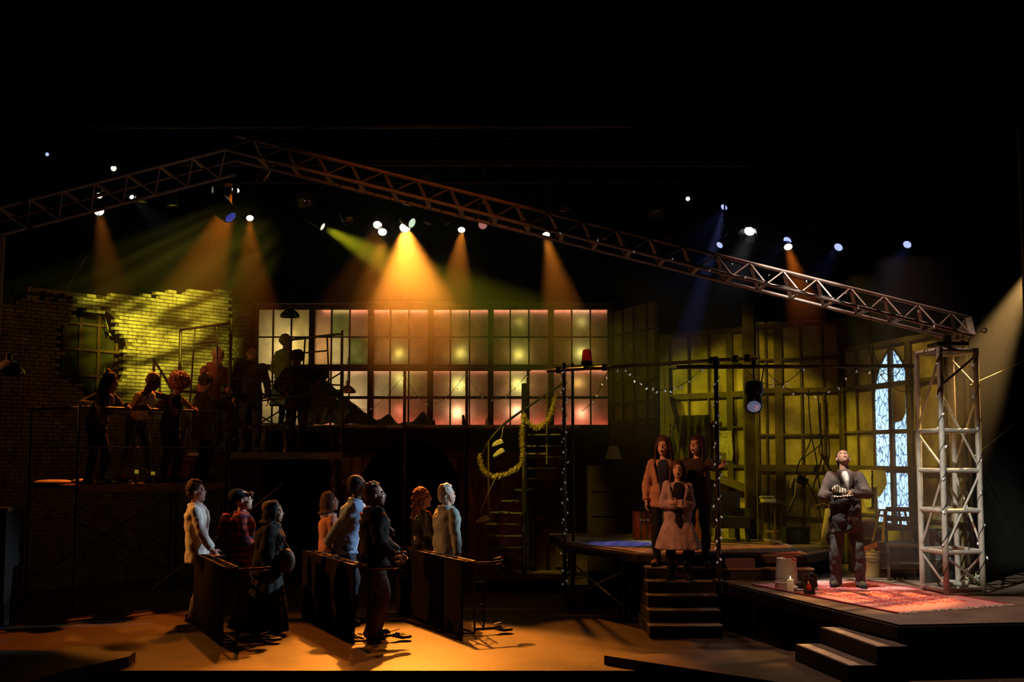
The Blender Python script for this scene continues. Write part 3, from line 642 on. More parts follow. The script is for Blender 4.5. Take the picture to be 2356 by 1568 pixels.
rt, rf = box_truss('long roof truss sloping down to the right tower', apex, rend, bays=22)
lt, lf = box_truss('shorter roof truss sloping down out of frame at the left', apex, lend, bays=8)
em = MB(); e = rend; em.bar(rf(1, -.26, 0), rf(1, 0, .24), .07, .03); em.bar(rf(1, .26, 0), rf(1, 0, .24), .07, .03); part(em, 'end_plate', M_alu, rt)
part(MB().box((5.03, 14.5, T1+.05), (.36, .36, .04)).tube((5.03, 14.5, T1), (5.03, 14.5, 3.5), .05), 'top_plate', M_blackm, tt)
part(MB().tube(rf(1, -.2, .03), rf(1, -.2, .03)+V((.12, 0, .03)), .008).torus(rf(1, -.2, .03)+V((.15, 0, .035)), .028, .008, (0, 1, 0), 14, 6), 'eye_bolt', M_alu, rt, True)
# ================================================================ STRING LIGHTS
def string_light(label, strands, group=None, warm=False, hang=.035, bulb_r=.011, step=.13, wire=.004):
    t = wthing('string_light', label, 'fairy lights', strands[0][0], group); wm_ = MB(); n = 0
    for pts in strands: wm_.path(pts, wire, 5)
    part(wm_, 'wire', M_wire, t)
    for pts in strands:
        acc = 0
        for p, q in zip(pts, pts[1:]):
            acc += (V(q)-V(p)).length
            if acc > step and n < 95:
                acc = 0; n += 1; c = V(q) + V((random.uniform(-.02, .02), random.uniform(-.02, .02), -hang if n % 2 else -hang*.3))
                bm = MB().ell((0, 0, 0), (bulb_r, bulb_r, bulb_r*1.9), n=8, m=6); 
                if 'b' not in BULB: BULB['b'] = {}
                key = (bulb_r, warm)
                if key not in BULB['b']:
                    o = bm.obj('bulb', M_bulbw if warm else M_bulb, t, True); BULB['b'][key] = o.data
                else:
                    o = bpy.data.objects.new('bulb', BULB['b'][key]); COL.objects.link(o); o.parent = t
                o.location = c-V(t.location); o.rotation_euler = (random.uniform(-.8, .8), random.uniform(-.8, .8), 0)
    return t
BULB = {}
tp = lambda t: lerp(TL, TR, t)-V((0, 0, .03)); hp = lambda t: lerp(HL, HR, t)-V((0, 0, .03))
string_light('fairy lights swagging from the long cross pipe left of the right post', [swag(V((1.0, 18.2, 2.75)), tp(.32), .10, 22), swag(tp(.32), tp(.40), .02, 8), swag(tp(.40), hp(.10), .28, 26)])
string_light('fairy lights in one deep swag under the right-hand cross pipe', [swag(hp(.28), hp(.52), .20, 8), swag(hp(.36), hp(.74), .33, 30), swag(hp(.74), hp(.88), .05, 8)])
def wrap(p, z0, z1, r, n, turns): return [V((p.x+r*math.cos(2*PI*turns*i/n), p.y+r*math.sin(2*PI*turns*i/n), z0+(z1-z0)*i/n)) for i in range(n+1)]
string_light('fairy lights wound around the left post of the pipe frame', [wrap(PL0, .15, 3.4, .04, 180, 14)], step=.09)
string_light('fairy lights wound around the right post of the pipe frame', [wrap(PR0, .7, 3.1, .04, 150, 10)], step=.09)
ra = lambda px, py: WP(px, py, 22.24)
string_light('fairy lights draped in zigzags along the walkway rail', [swag(ra(800, 870), ra(770, 925), .02, 8), swag(ra(812, 925), ra(866, 932), .1, 10), swag(ra(866, 932), ra(930, 858), .05, 18), swag(ra(936, 872), ra(968, 920), .03, 10), swag(ra(968, 920), ra(1010, 928), .02, 8), swag(ra(1012, 925), ra(1072, 858), .05, 16), swag(ra(1080, 872), ra(1115, 915), .02, 10), swag(ra(1150, 918), ra(1211, 862), .05, 16), swag(ra(1115, 915), ra(1150, 918), .02, 6)], warm=True, step=.11, bulb_r=.010)
string_light('fairy lights tied along the right half of the roof truss', [[rf(s/60, -.28, .02+.02*math.sin(s*2.1)) for s in range(24, 60)], [rf(s/60, 0, .20) for s in range(38, 59)]], step=.3, wire=.006, bulb_r=.009)
string_light('fairy lights wound up the front upright of the truss tower', [wrap(Tf, PZ+.05, T1, .035, 150, 8)], step=.2)
string_light('fairy lights wound up the right upright of the truss tower', [wrap(Tr, PZ+.05, T1, .035, 150, 7)], step=.2)
# ================================================================ SPIRAL STAIR, GARLAND
sp = wthing('spiral_staircase', 'black spiral staircase with gold-lit tread edges beside the walkway', 'stairs', (.2, 21.0, 0))
C0 = V((.20, 20.8, 0)); part(MB().tube(C0, C0+Z*3.3, .045), 'centre_pole', M_pipe, sp, True)
M_treadm = mat('stair_tread_metal', (.30, .26, .10), .45, .4, .4, 9)
import itertools
zs = [.62+.165*k*1.0 for k in range(13)]; angs = [200-14*k for k in range(13)]
NT = 12
for k in range(NT):
    z = .45+.183*k; a = math.radians(235-k*22); a2 = a-math.radians(26); R_ = .68
    p = [C0+V((.05*math.cos(a), .05*math.sin(a), 0)), C0+V((R_*math.cos(a), R_*math.sin(a), 0)), C0+V((R_*math.cos(a2), R_*math.sin(a2), 0)), C0+V((.05*math.cos(a2), .05*math.sin(a2), 0))]
    part(MB().prism([(q.x, q.y) for q in p][::-1], z-.02, z), 'tread', M_treadm, sp)
hr = [WP(1103, 1098, 20.4), WP(1104, 1060, 20.3), WP(1122, 1015, 20.2), WP(1158, 975, 20.3), WP(1200, 945, 20.5), WP(1250, 912, 20.6), WP(1300, 878, 20.8)]
part(MB().path(smooth(hr), .02, 8), 'handrail', M_pipe, sp, True)
for px, y0, y1, d in ((1124, 1015, 1190, 20.2), (1204, 945, 1100, 20.5), (1258, 905, 1068, 20.6)):
    part(MB().tube(WP(px, y0, d), WP(px, y1, d), .015), 'baluster', mat('gilded_baluster', (.22, .17, .05), .4, .6), sp, True)
part(MB().box(WP(1232, 1043, 20.9), (.34, .5, .025)), 'tread', M_treadm, sp)
bp = wthing('base_platform', 'low black base box under the spiral staircase', 'platform', (.15, 20.6, 0))
part(MB().box((.12, 20.55, .095), (1.36, 1.4, .19)), 'body', M_step, bp); part(MB().box((.12, 20.55, .2), (1.38, 1.42, .02)), 'top_board', M_deck, bp)
def garland(label, paths, r=.062):
    m = MB(); rd = random.Random(5)
    for pts in paths:
        m.path(pts, .006, 5)
        for p, q in zip(pts, pts[1:]):
            n = int((V(q)-V(p)).length/.0009)
            for i in range(n):
                c = lerp(p, q, rd.random()); d = V((rd.gauss(0, 1), rd.gauss(0, 1), rd.gauss(0, 1))).normalized(); s = d.cross(V((rd.random(), rd.random(), 1))).normalized()*.006
                L_ = r*rd.uniform(.5, 1.1); m.add([c+s, c-s, c+d*L_-s*.6, c+d*L_+s*.6], [(0, 1, 2, 3)])
    o = m.obj('tinsel_garland', mat('gold_tinsel', (.85, .72, .22), .4, .25), None, origin=paths[0][0]); return tag(o, label, 'garland')
g = [WP(1108, 1062, 20.3), WP(1101, 1045, 20.3), WP(1106, 1080, 20.2), WP(1120, 1092, 20.2)]
garland('gold tinsel garland looping from the stair handrail', [
    [WP(x, y, 20.2) for x, y in ((1102, 1048), (1106, 1070), (1116, 1088), (1135, 1096), (1160, 1092), (1185, 1080), (1200, 1066), (1202, 1040), (1200, 1000), (1204, 960))],
    [WP(x, y, 20.4) for x, y in ((1204, 952), (1212, 970), (1228, 982), (1245, 980), (1260, 968), (1270, 945), (1278, 910))]])
ch = MB(); 
for i in range(60):
    p = lerp(WP(1160, 1100, 20.1), WP(1106, 1340, 20.05), i/60) + V((.05*math.sin(i/60*PI), 0, 0)); ch.torus(p, .018, .004, (1, 0, 0) if i % 2 else (0, 1, 0), 8, 4)
tag(ch.obj('hanging_chain', M_pipe, None, origin=WP(1160, 1100, 20.1)), 'thin chain hanging down from the garland by the spiral staircase', 'chain')
def shoe_mb(c, yaw, s=1.0, pitch=0, high=False):
    R = Matrix.Rotation(yaw, 3, 'Z') @ Matrix.Rotation(pitch, 3, 'Y'); m = MB(); T = lambda x, y, z: V(c)+R @ V((x*s, y*s, z*s))
    m.cm = 0
    m.ell(T(.05, 0, .045), (.075*s, .042*s, .04*s), R); m.ell(T(-.06, 0, .055), (.065*s, .038*s, .05*s), R); m.ell(T(-.01, 0, .055), (.08*s, .036*s, .045*s), R)
    if high: m.tube(T(-.07, 0, .06), T(-.085, 0, .17), .045*s, .05*s, 12); 
    m.cm = 1; m.ell(T(0, 0, .015), (.145*s, .046*s, .018*s), R); m.ell(T(.09, 0, .035), (.05*s, .04*s, .028*s), R)
    return m
M_sneak = mat('pale_sneaker', (.62, .52, .30), .6); M_sole = mat('pale_sole', (.75, .70, .6), .6)
for (px, py, d, yw, pi_, lab) in ((1146, 1024, 20.25, 2.6, .3, 'pale sneaker hanging inside the stair handrail, upper of two'), (1150, 1046, 20.25, 2.7, .5, 'sole-up pale sneaker just below the other inside the handrail'), (1112, 1200, 20.1, 2.9, .3, 'pale sneaker dangling low left of the spiral staircase')):
    c = WP(px, py, d); tag(shoe_mb((0, 0, 0), yw, .85, pi_).obj('hanging_sneaker', [M_sneak, M_sole], None, True), lab, 'shoe').location = c
tag(MB().path([WP(1150, 1015, 20.25), WP(1155, 1000, 20.25), WP(1158, 978, 20.3)], .004, 5).path([WP(1112, 1192, 20.1), WP(1106, 1175, 20.1), WP(1120, 1140, 20.1), WP(1140, 1098, 20.15)], .004, 5).obj('shoe_lace', M_white, None, origin=WP(1150, 1015, 20.25)), 'pair of pale laces holding the sneakers on the spiral staircase', 'lace')
# ================================================================ STAGE LIGHTS AND PIPES
def can(bm_r, L_): return MB().lathe((0, 0, 0), [(bm_r*.55, L_), (bm_r*.9, L_*.85), (bm_r*1.0, L_*.35), (bm_r*1.12, .02), (bm_r*1.12, -.03), (bm_r*1.0, -.03), (bm_r*1.0, -.01)], 18, close=False)
LENSM = {}
PIPES = {22.8: 7.5, 21.3: 6.78, 20.5: 6.9, 19.8: 6.72, 15.6: 6.25}
def fixture(name, label, p, aim, r, col, lit, length=.34, group=None, barn=False, strength=None):
    t = thing(name, label, 'stage light', p, 0, group); q = aimq(aim); R = q.to_matrix()
    key = (round(r, 3), round(length, 2), lit)
    c = can(r, length); body = lpart(c, 'housing', M_blackm, t, True); body.rotation_mode = 'QUATERNION'; body.rotation_quaternion = q
    lm = MB().ell((0, 0, -.012), (r*.97, r*.97, .014), n=20, m=6)
    if lit:
        k = tuple(round(x, 2) for x in col)
        bright = tuple(min(1, .30+.75*x) for x in col)
        m = mat('lit_lens_%d' % (len(LENSM) if k not in LENSM else LENSM[k]), bright, .3, emit=bright, estr=strength or 3.0)
        if k not in LENSM: LENSM[k] = len(LENSM)
        o = lpart(lm, 'lens', m, t, True)
    else: o = lpart(lm, 'lens', mat('dark_lens', (.12, .08, .07), .08, .4, coat=1), t, True)
    o.rotation_mode = 'QUATERNION'; o.rotation_quaternion = q
    y = MB(); h = .26; sx = r*1.25; ax = V((-aim.y, aim.x, 0)).normalized() if abs(aim.z) < .99 else V((1, 0, 0))
    c0 = -V(aim).normalized()*length*.5
    for s in (-1, 1): y.bar(c0+ax*sx*s, c0+ax*sx*s+V((0, 0, h)), .02, .008)
    y.bar(c0+ax*sx+V((0, 0, h)), c0-ax*sx+V((0, 0, h)), .02, .008); y.box(c0+V((0, 0, h+.06)), (.03, .05, .12)); y.torus(c0+V((0, 0, h+.13)), .035, .012, (1, 0, 0), 12, 6)
    for py_, pz_ in PIPES.items():
        if abs(p[1]-py_) < .06 and p[2] > 4.5: y.tube(c0+V((0, 0, h+.12)), V((c0.x, py_-p[1], pz_-p[2]-.026)), .014).torus((c0.x, py_-p[1], pz_-p[2]), .03, .01, (1, 0, 0), 12, 6)
    lpart(y, 'yoke', M_blackm, t, True)
    if barn:
        b = MB()
        for s in (-1, 1):
            b.box(R @ V((0, s*r*1.35, -.08)), (r*1.8, .006, .13), R @ Matrix.Rotation(s*.5, 3, 'X')); b.box(R @ V((s*r*1.35, 0, -.08)), (.006, r*1.8, .13), R @ Matrix.Rotation(-s*.5, 3, 'Y'))
        lpart(b, 'barn_door', M_blackm, t)
    return t
for (px, py, d, c, r, tg, pw, cone, lab) in LAMPS:
    p = WP(px, py, d); dr = (V(tg)-p).normalized(); warm = c[0] > .9 and c[2] < .5
    # the lit faces point down into the stage
    col = (1, .80, .42) if warm and c != GRN else ((.9, .9, .12) if c == GRN else ((.12, .22, .9) if c == BLU else (1, .95, 1)))
    fixture('stage_light', lab, p, dr, r*.95, col, True, barn=(px == 1725), strength=4.0 if warm else (3 if c == GRN else 1.3 if c == BLU else 3))
dark = [(325, 462, 20.6, (.2, -.3, -1), .09, 'dark stage light hanging left of centre, second from the left edge', .4), (397, 470, 20.4, (.15, -.2, -1), .08, 'long dark tube-shaped stage light with a shiny edge', .55),
        (700, 462, 20.6, (0, -1, -.4), .13, 'dark stage light with amber reflections in its square front', .3), (800, 505, 20.8, (.5, -.6, -.8), .08, 'dark stage light just right of the yellow lamp', .4),
        (985, 512, 21, (-.3, -.3, -1), .08, 'dark stage light between the brightest lamp and the next amber one', .4), (1030, 512, 21, (.8, -.3, -.8), .06, 'slim dark stage light left of the truss, angled right', .45),
        (1385, 545, 20.6, (-.2, -1, -.3), .09, 'dark stage light with a cracked-looking lens inside the roof truss', .3), (1300, 480, 20.6, (.2, -.4, -1), .1, 'dark stage light above the middle of the roof truss', .4),
        (1508, 492, 20, (0, -.5, -1), .14, 'wide dark stage light with a rusty rim', .35), (1535, 552, 19.6, (-.3, -1, -.2), .09, 'reddish dark stage light behind the roof truss', .3),
        (980, 408, 22.8, (0, -.5, -1), .12, 'wide dark stage light high above the truss, brown rim', .3), (1870, 515, 19.5, (0, -.5, -1), .12, 'dim wide stage light right of the amber and blue pair', .35), (598, 398, 15.6, (-.45, .85, -.2), .1, 'dark stage light just behind the truss apex, turned away', .36), (2012, 520, 19.3, (-.3, -.6, -1), .07, 'dim stage light with a dangling cable near the rightmost blue one', .4)]
for (px, py, d, aim, r, lab, L_) in dark: d = min(PIPES, key=lambda k: abs(k-d)); fixture('stage_light', lab, WP(px, py, d), V(aim).normalized(), r, (0, 0, 0), False, L_)
for (px, py, d, aim, r, col_, st_, lab) in ((262, 387, 21.3, (.1, -1, -.2), .05, (1, .72, .4), 1.6, 'small warm lamp seen through the left roof truss, upper of two'), (229, 449, 20.5, (.1, -1, -.5), .05, (1, .62, .3), 1.6, 'small lamp just above the leftmost amber lamp, warm reflection put in as lens glow'), (946, 512, 20.5, (.75, -.55, -.45), .085, (.55, .85, .5), .9, 'pale green faced lamp turned right beside the brightest amber lamp'), (1583, 457, 19.8, (-.3, -1, -.2), .035, (1, .75, .5), 1.5, 'tiny warm lamp high above the right part of the roof truss'), (109, 355, 20.5, (.2, -1, -.2), .03, (.2, .3, 1), 1.2, 'tiny blue lamp high at the far left')):  # the second one's warm reflection is put in as emission of its lens
    fixture('stage_light', lab, WP(px, py, d), V(aim).normalized(), r, col_, True, .24, strength=st_)
ep = WP(5, 545, 13.5); et = wthing('mast_pipe', 'dim vertical pipe cut by the left edge of the frame', 'pipe', (ep.x, ep.y, -1)); part(MB().tube((ep.x-.08, ep.y, -.0+.0), (ep.x, ep.y, ep.z), .035).tube((ep.x, ep.y, ep.z), (ep.x-1.2, ep.y, ep.z+.2), .03), 'mast', M_truss, et, True)
# small dark lamp on the truss, its red reflection put in as lens glow
fixture('stage_light', 'small dark lamp clamped under the roof truss, red reflection put in as lens glow', WP(1111, 517, 15.6), V((-.1, -1, -.3)).normalized(), .055, (1, .2, .15), True, .18, strength=.25)
# moving head
mhp = WP(512, 478, 20.5)
mh = wthing('moving_head_light', 'large black moving-head light with a small blue glow in its lens', 'stage light', mhp)
ma = V((.55, -.25, -.62)).normalized(); 
part(MB().lathe(mhp-ma*.28, [(.10, 0), (.16, .06), (.17, .2), (.15, .42), (.12, .52)], 20, ax=ma), 'head', M_blackm, mh, True)
part(MB().ell(mhp+ma*.24, (.10, .10, .02), aimq(ma).to_matrix(), 18, 6), 'lens', mat('blue_lens', (.03, .04, .2), .1, emit=(.05, .06, .5), estr=.5), mh, True)
part(MB().bar(mhp+V((-.20, 0, -.05)), mhp+V((-.20, 0, .42)), .1, .06).bar(mhp+V((.20, 0, -.05)), mhp+V((.20, 0, .42)), .1, .06).box(mhp+V((0, 0, .46)), (.5, .3, .16)).tube(mhp+V((0, 0, .5)), V((mhp.x, 20.5, 6.874)), .03), 'yoke', M_blackm, mh)
# hanging fixture on the pipe frame
hf = WP(1735, 905, 15.6)
hl = wthing('hanging_spotlight', 'black spotlight hanging from the cross pipe, clear lens facing down left', 'stage light', hf)
part(MB().lathe(hf+V((0, 0, .16)), [(.06, 0), (.11, .03), (.12, .14), (.08, .2)], 18, ax=(0, 0, -1)), 'lamp_house', M_blackm, hl, True)
ha = V((-.12, -.75, -.55)).normalized()
part(MB().lathe(hf+V((0, .05, -.02)), [(.09, 0), (.10, .1), (.105, .24), (.095, .26)], 18, ax=ha, close=False), 'barrel', M_blackm, hl, True)
part(MB().ell(hf+V((0, .05, -.02))+ha*.25, (.085, .085, .03), aimq(ha).to_matrix(), 18, 6), 'lens', mat('clear_lens', (.55, .6, .75), .06, .5, coat=1, emit=(.3, .35, .6), estr=.25), hl, True)
part(MB().tube(hf+V((0, 0, .15)), hf+V((0, 0, .42)), .012).box(hf+V((0, 0, .38)), (.05, .06, .1)), 'clamp', M_blackm, hl)
part(MB().path(swag(hf+V((.02, 0, .14)), hp(.36)+V((0, 0, .03)), .14, 12), .008, 6), 'cable', M_wire, hl)
# overhead battens
for (x0, x1, y_, z_, lab) in ((-9.5, 4.2, 21.3, 6.78, 'dark lighting pipe carrying the amber lamps'), (-8, 7.5, 20.5, 6.9, 'dark lighting pipe carrying the moving head and dark lamps'), (.8, 9, 19.8, 6.72, 'dark lighting pipe carrying the blue lamps'), (-5.5, 1.5, 15.6, 6.25, 'short lighting pipe just behind the truss apex'), (-4, 7, 22.8, 7.5, 'faint lighting pipe high up, second from the top'), (-6, 5, 22.9, 7.95, 'faint lighting pipe high up, topmost')):
    a, b = V((x0, y_, z_)), V((x1, y_, z_)); t = wthing('lighting_pipe', lab, 'pipe', a)
    part(MB().tube(a, b, .026), 'pipe', M_pipe, t, True)
    for s in (.1, .37, .63, .9): part(MB().tube(lerp(a, b, s), V((lerp(a, b, s).x, y_, 11.45)), .006), 'hanger_cable', M_wire, t)
# pendant lamps
for (px, py, d, r, lab) in ((667, 720, 21.3, .17, 'shiny dark dome pendant lamp above the denim-coated figure'), (800, 895, 21.6, .15, 'brass-toned dome pendant lamp right of the middle scaffold'), (20, 845, 16.5, .21, 'dark dome pendant lamp at the left edge of the frame')):
    c = WP(px, py, d); t = wthing('pendant_lamp', lab, 'lamp', c); k = r/.17
    part(MB().lathe(c-Z*.07*k, [(r, 0), (r, .012), (r*.92, .05*k), (r*.72, .09*k), (r*.42, .13*k), (r*.2, .15*k), (.03*k, .17*k), (.03*k, .22*k), (.015, .23*k)], 28, close=False), 'shade', mat('enamel_dark', (.05, .04, .05), .16, .3, coat=1) if px != 800 else mat('enamel_brass', (.30, .18, .08), .2, .6, coat=1), t, True)
    part(MB().tube(c+Z*.14*k, V((c.x, c.y, 11.45 if px != 800 else c.z+.55)), .006), 'cord', M_wire, t)
    part(MB().ell(c-Z*.02, .04, n=12), 'light_bulb', mat('unlit_bulb', (.4, .38, .34), .2), t, True)
# ================================================================ PEOPLE
JOBS = []
def bake_jobs():
    bpy.context.view_layer.update(); dg = bpy.context.evaluated_depsgraph_get()
    new = []
    for o in JOBS:
        me = bpy.data.meshes.new_from_object(o.evaluated_get(dg), depsgraph=dg); new.append(me)
    for o, me in zip(JOBS, new):
        o.modifiers.clear(); old = o.data; o.data = me; me.name = o.name; bpy.data.meshes.remove(old)
        for p in me.polygons: p.use_smooth = True
WRK = bpy.data.textures.new('wrinkle', 'CLOUDS'); WRK.noise_scale = .15; WRK.noise_depth = 1
FLD = bpy.data.textures.new('folds', 'MARBLE'); FLD.noise_scale = .16; FLD.turbulence = 9; FLD.marble_type = 'SHARP'
CURL = bpy.data.textures.new('curls', 'CLOUDS'); CURL.noise_scale = .028; CURL.noise_depth = 1
def skin_job(mb, name, m, parent, vox=.011, disp=0, tex=None, sm=2):
    o = mb.obj(name, m, parent); r = o.modifiers.new('r', 'REMESH'); r.mode = 'VOXEL'; r.voxel_size = vox; r.use_smooth_shade = True
    s = o.modifiers.new('s', 'SMOOTH'); s.iterations = sm; s.factor = .5
    if disp:
        d = o.modifiers.new('d', 'DISPLACE'); d.texture = tex or WRK; d.strength = disp; d.mid_level = .5; d.texture_coords = 'LOCAL'
        if not tex and disp >= .012:
            d.strength = disp*1.5; e = o.modifiers.new('e', 'DISPLACE'); e.texture = FLD; e.strength = disp*.8; e.mid_level = .5; e.texture_coords = 'LOCAL'
    JOBS.append(o); return o
def fabric(name, c, rough=.85, c2=None, sc=10): return mat('fabric_'+name, c, rough, 0, .25 if not c2 else 0, sc, .10, 120, col2=c2)
def skinm(name, c): return mat('skin_'+name, c, .5, 0, .12, 6)
SK = {'light': skinm('light', (.62, .36, .25)), 'mid': skinm('mid', (.42, .23, .15)), 'dark': skinm('dark', (.13, .065, .04)), 'brown': skinm('brown', (.24, .125, .08))}
HR = {'black': mat('hair_black', (.018, .012, .010), .75, spec=.25), 'brown': mat('hair_brown', (.06, .025, .013), .75, spec=.25), 'auburn': mat('hair_auburn', (.22, .08, .035), .7, spec=.3), 'blond': mat('hair_blond', (.55, .40, .22), .55), 'grey': mat('hair_fair', (.45, .36, .27), .55)}
M_eye = mat('eye', (.30, .26, .24), .15); M_mouth = mat('open_mouth', (.05, .012, .012), .5)
def ik(a, b, l1, l2, hint):
    d = b-a; L_ = d.length
    if L_ > (l1+l2)*.999: b = a+d*((l1+l2)*.999/L_); d = b-a; L_ = d.length
    x = (l1*l1-l2*l2+L_*L_)/(2*L_); h = math.sqrt(max(0, l1*l1-x*x)); u = d.normalized()
    hh = V(hint); hh = (hh-u*hh.dot(u)); hh = hh.normalized() if hh.length > 1e-4 else V((0, 0, 1))
    return a+u*x+hh*h, b
def loft(mb, rings, n=22, folds=0, amp=0, ph=0):     # rings: (centre, side axis, fwd axis, half side, half fwd)
    vs = []; fs = []
    for k, r in enumerate(rings):
        c, sx, fx, a, b = r[:5]; fa = r[5] if len(r) > 5 else 0
        for i in range(n):
            t = 2*PI*i/n; e = .78; ct, st = math.cos(t), math.sin(t)
            w_ = 1 + fa*math.cos(folds*t+ph)
            vs.append(V(c) + V(fx)*(b*w_*math.copysign(abs(ct)**e, ct)) + V(sx)*(a*w_*math.copysign(abs(st)**e, st)))
    for k in range(len(rings)-1): fs += [(k*n+i, k*n+(i+1) % n, (k+1)*n+(i+1) % n, (k+1)*n+i) for i in range(n)]
    fs += [tuple(range(n))[::-1], tuple(range((len(rings)-1)*n, len(rings)*n))]
    mb.add(vs, fs)
def hand(mb, w, hd, pn, s=1.0, curl=.6, left=True):
    hd = V(hd).normalized(); pn = V(pn); pn = (pn-hd*pn.dot(hd)).normalized(); sd = hd.cross(pn)     # sd: thumb side
    if left: sd = -sd
    R = Matrix((hd, sd, pn)).transposed()
    mb.ell(w+hd*.045*s, (.052*s, .042*s, .018*s), R, 10, 6)
    for i, (o, L_) in enumerate(((.030, .072), (.010, .080), (-.010, .074), (-.028, .058))):
        p = w+hd*.085*s+sd*o*s; d = hd.copy(); c = curl*(.9+.1*i)
        for j, f in enumerate((.45, .32, .26)):
            d = (d*math.cos(c*(.5 if j == 0 else .9)) + pn*math.sin(c*(.5 if j == 0 else .9))).normalized(); q = p+d*L_*f*s; mb.cap(p, q, (.0092-.0008*j)*s, (.0086-.0008*j)*s, 7); p = q
            
    p = w+hd*.02*s+sd*.03*s; q = p+(hd*.6+sd*.7+pn*.25).normalized()*.042*s; mb.cap(p, q, .012*s, .0105*s, 8); mb.cap(q, q+(hd*.85+sd*.1+pn*.45*(1 if curl > .3 else 0)).normalized()*.03*s, .0105*s, .009*s, 8)

def person(label, base, yaw, H=1.75, lean=0, side=0, twist=0, head=(0, 0), skin='light', sex='m', hip=(0, 0), crouch=0,
           feet=((.03, .10), (-.03, -.10)), arms=(None, None), hints=(None, None), curl=.6, hdir=(None, None), pn=(None, None),
           hair=None, hat=None, top=None, coat=None, trousers=None, skirt=None, shoes=None, mouth=0, bulk=1.0, bare_arms=False, extras=None, legs_visible=True):
    """local axes: +X the way the person faces, +Y their left"""
    t = thing('person', label, 'person', base, yaw); s = H/1.76
    ya = lambda v, a: Matrix.Rotation(a, 3, 'Z') @ V(v)
    Rl = Matrix.Rotation(math.radians(lean), 3, 'Y') @ Matrix.Rotation(math.radians(side), 3, 'X')
    P = V((hip[0], hip[1], (.94-crouch)*s)); up_ = Rl @ V((0, 0, 1)); fw = Rl @ Matrix.Rotation(math.radians(twist), 3, 'Z') @ V((1, 0, 0)); sd = up_.cross(fw)
    fw0 = V((1, 0, 0)); sd0 = V((0, 1, 0))
    T = lambda k, f=0, w_=0: P + up_*(k*s) + fw*(f*s) + sd*(w_*s)
    shw = (.185 if sex == 'm' else .158)*bulk; neck = T(.53, -.005); hip_w = .09
    hy, hpch = math.radians(head[0]), math.radians(head[1])
    Rh = Matrix.Rotation(hy, 3, 'Z') @ Matrix.Rotation(hpch, 3, 'Y')
    hc_ = neck + (up_*.35 + Rh @ V((0, 0, 1))*.65).normalized()*(.142*s) + Rh @ V((.02*s, 0, 0))
    hs = s*1.13
    Hh = lambda x, y, z: hc_ + Rh @ V((x*hs, y*hs, z*hs))
    body = MB()
    # head
    body.ell(Hh(-.012, 0, .025), (.103*s, .082*s, .104*s), Rh, 16, 12); body.ell(Hh(.028, 0, -.035), (.076*s, .068*s, .090*s), Rh, 14, 10); body.ell(Hh(.055, 0, -.045), (.045*s, .050*s, .058*s), Rh, 14, 10)
    body.ell(Hh(.062, 0, -.098), (.026*s, .028*s, .018*s), Rh); body.cap(Hh(.084, 0, .020), Hh(.101, 0, -.016), .009*s, .014*s, 8)
    body.cap(Hh(.073, -.034, .032), Hh(.073, .034, .032), .0135*s, None, 8); body.ell(Hh(.062, -.036, -.022), (.022*s, .022*s, .020*s), Rh); body.ell(Hh(.062, .036, -.022), (.022*s, .022*s, .020*s), Rh)
    op = .010 + .014*mouth
    body.cap(Hh(.088, -.018, -.055+op*.35), Hh(.088, .018, -.055+op*.35), .0085*s, None, 8); body.cap(Hh(.084, -.016, -.062-op), Hh(.084, .016, -.062-op), .009*s, None, 8)
    for e in (-1, 1): body.ell(Hh(-.01, .076*e, -.008), (.018*s, .009*s, .031*s), Rh, 8, 6)
    if mouth: pass
    # neck, torso
    nr = (.056 if sex == 'm' else .047)*s
    body.cap(T(.46, 0), Hh(-.015, 0, -.06), nr*1.1, nr, 12)
    wst = (.135 if sex == 'm' else .115)*bulk; hpw = (.155 if sex == 'm' else .16)*bulk
    TR_ = [(-.06, hpw*.92, .10), (.04, hpw, .108), (.16, wst, .102), (.28, wst*1.12, .118), (.38, shw*.88, .120), (.455, shw*.84, .088), (.50, shw*.45, .06)]
    loft(body, [(T(k), sd, fw, a*s, b*s*bulk) for k, a, b in TR_])
    # legs
    feet_l = []
    coatdrop = None
    sh = []
    Lk = []
    for i, (fx, fy) in enumerate(feet):
        e = 1 if i == 0 else -1; hj = P + V((0, hip_w*e*s, -.02*s)); an = V((fx, fy, .085*s)); kn, an = ik(hj, an, .43*s, .43*s, (1, .12*e, 0)); Lk.append((hj, kn, an))
        body.cap(hj, kn, .080*s*bulk, .052*s, 12); body.cap(kn, an, .052*s, .036*s, 12); body.ell(kn.lerp(an, .3)+V((-.015*s, 0, 0)), (.05*s, .05*s, .11*s), None, 10, 8)
        body.cap(an, an+V((.11*s, .03*e*s, -.045*s)), .034*s, .026*s, 8)
    # arms
    A_ = []
    for i in (0, 1):
        e = 1 if i == 0 else -1; sj = T(.44, 0, (shw-.012)*e); tg = arms[i]
        if tg is None: tg = sj + V((.06*s, .09*e*s, -.50*s))
        elif len(tg) == 4: tg = Matrix.Rotation(-yaw, 3, 'Z') @ (V(tg[:3])-V(base))
        else: tg = V(tg)*s
        hint = hints[i] or (-.8, .5*e, -.25)
        el, wr = ik(sj, tg, .285*s, .255*s, hint); A_.append((sj, el, wr))
        body.cap(sj, el, .050*s*bulk, .038*s, 12); body.cap(el, wr, .038*s, .026*s, 12)
        hd = V(hdir[i]) if hdir[i] else (wr-el).normalized(); pp = pn[i] or (0, -e, 0.001) 
        hand(body, wr+(wr-el).normalized()*.01*s, hd, pp, s*.98, curl+.1, left=(e > 0))
    skin_job(body, 'body', SK[skin], t, .0075, 0, None, 2)
    for e in (-1, 1): lpart(MB().ell(Hh(.077, .031*e, .007), (.010*s, .014*s, .008*s), Rh, 8, 6), 'eye', M_eye, t, True)
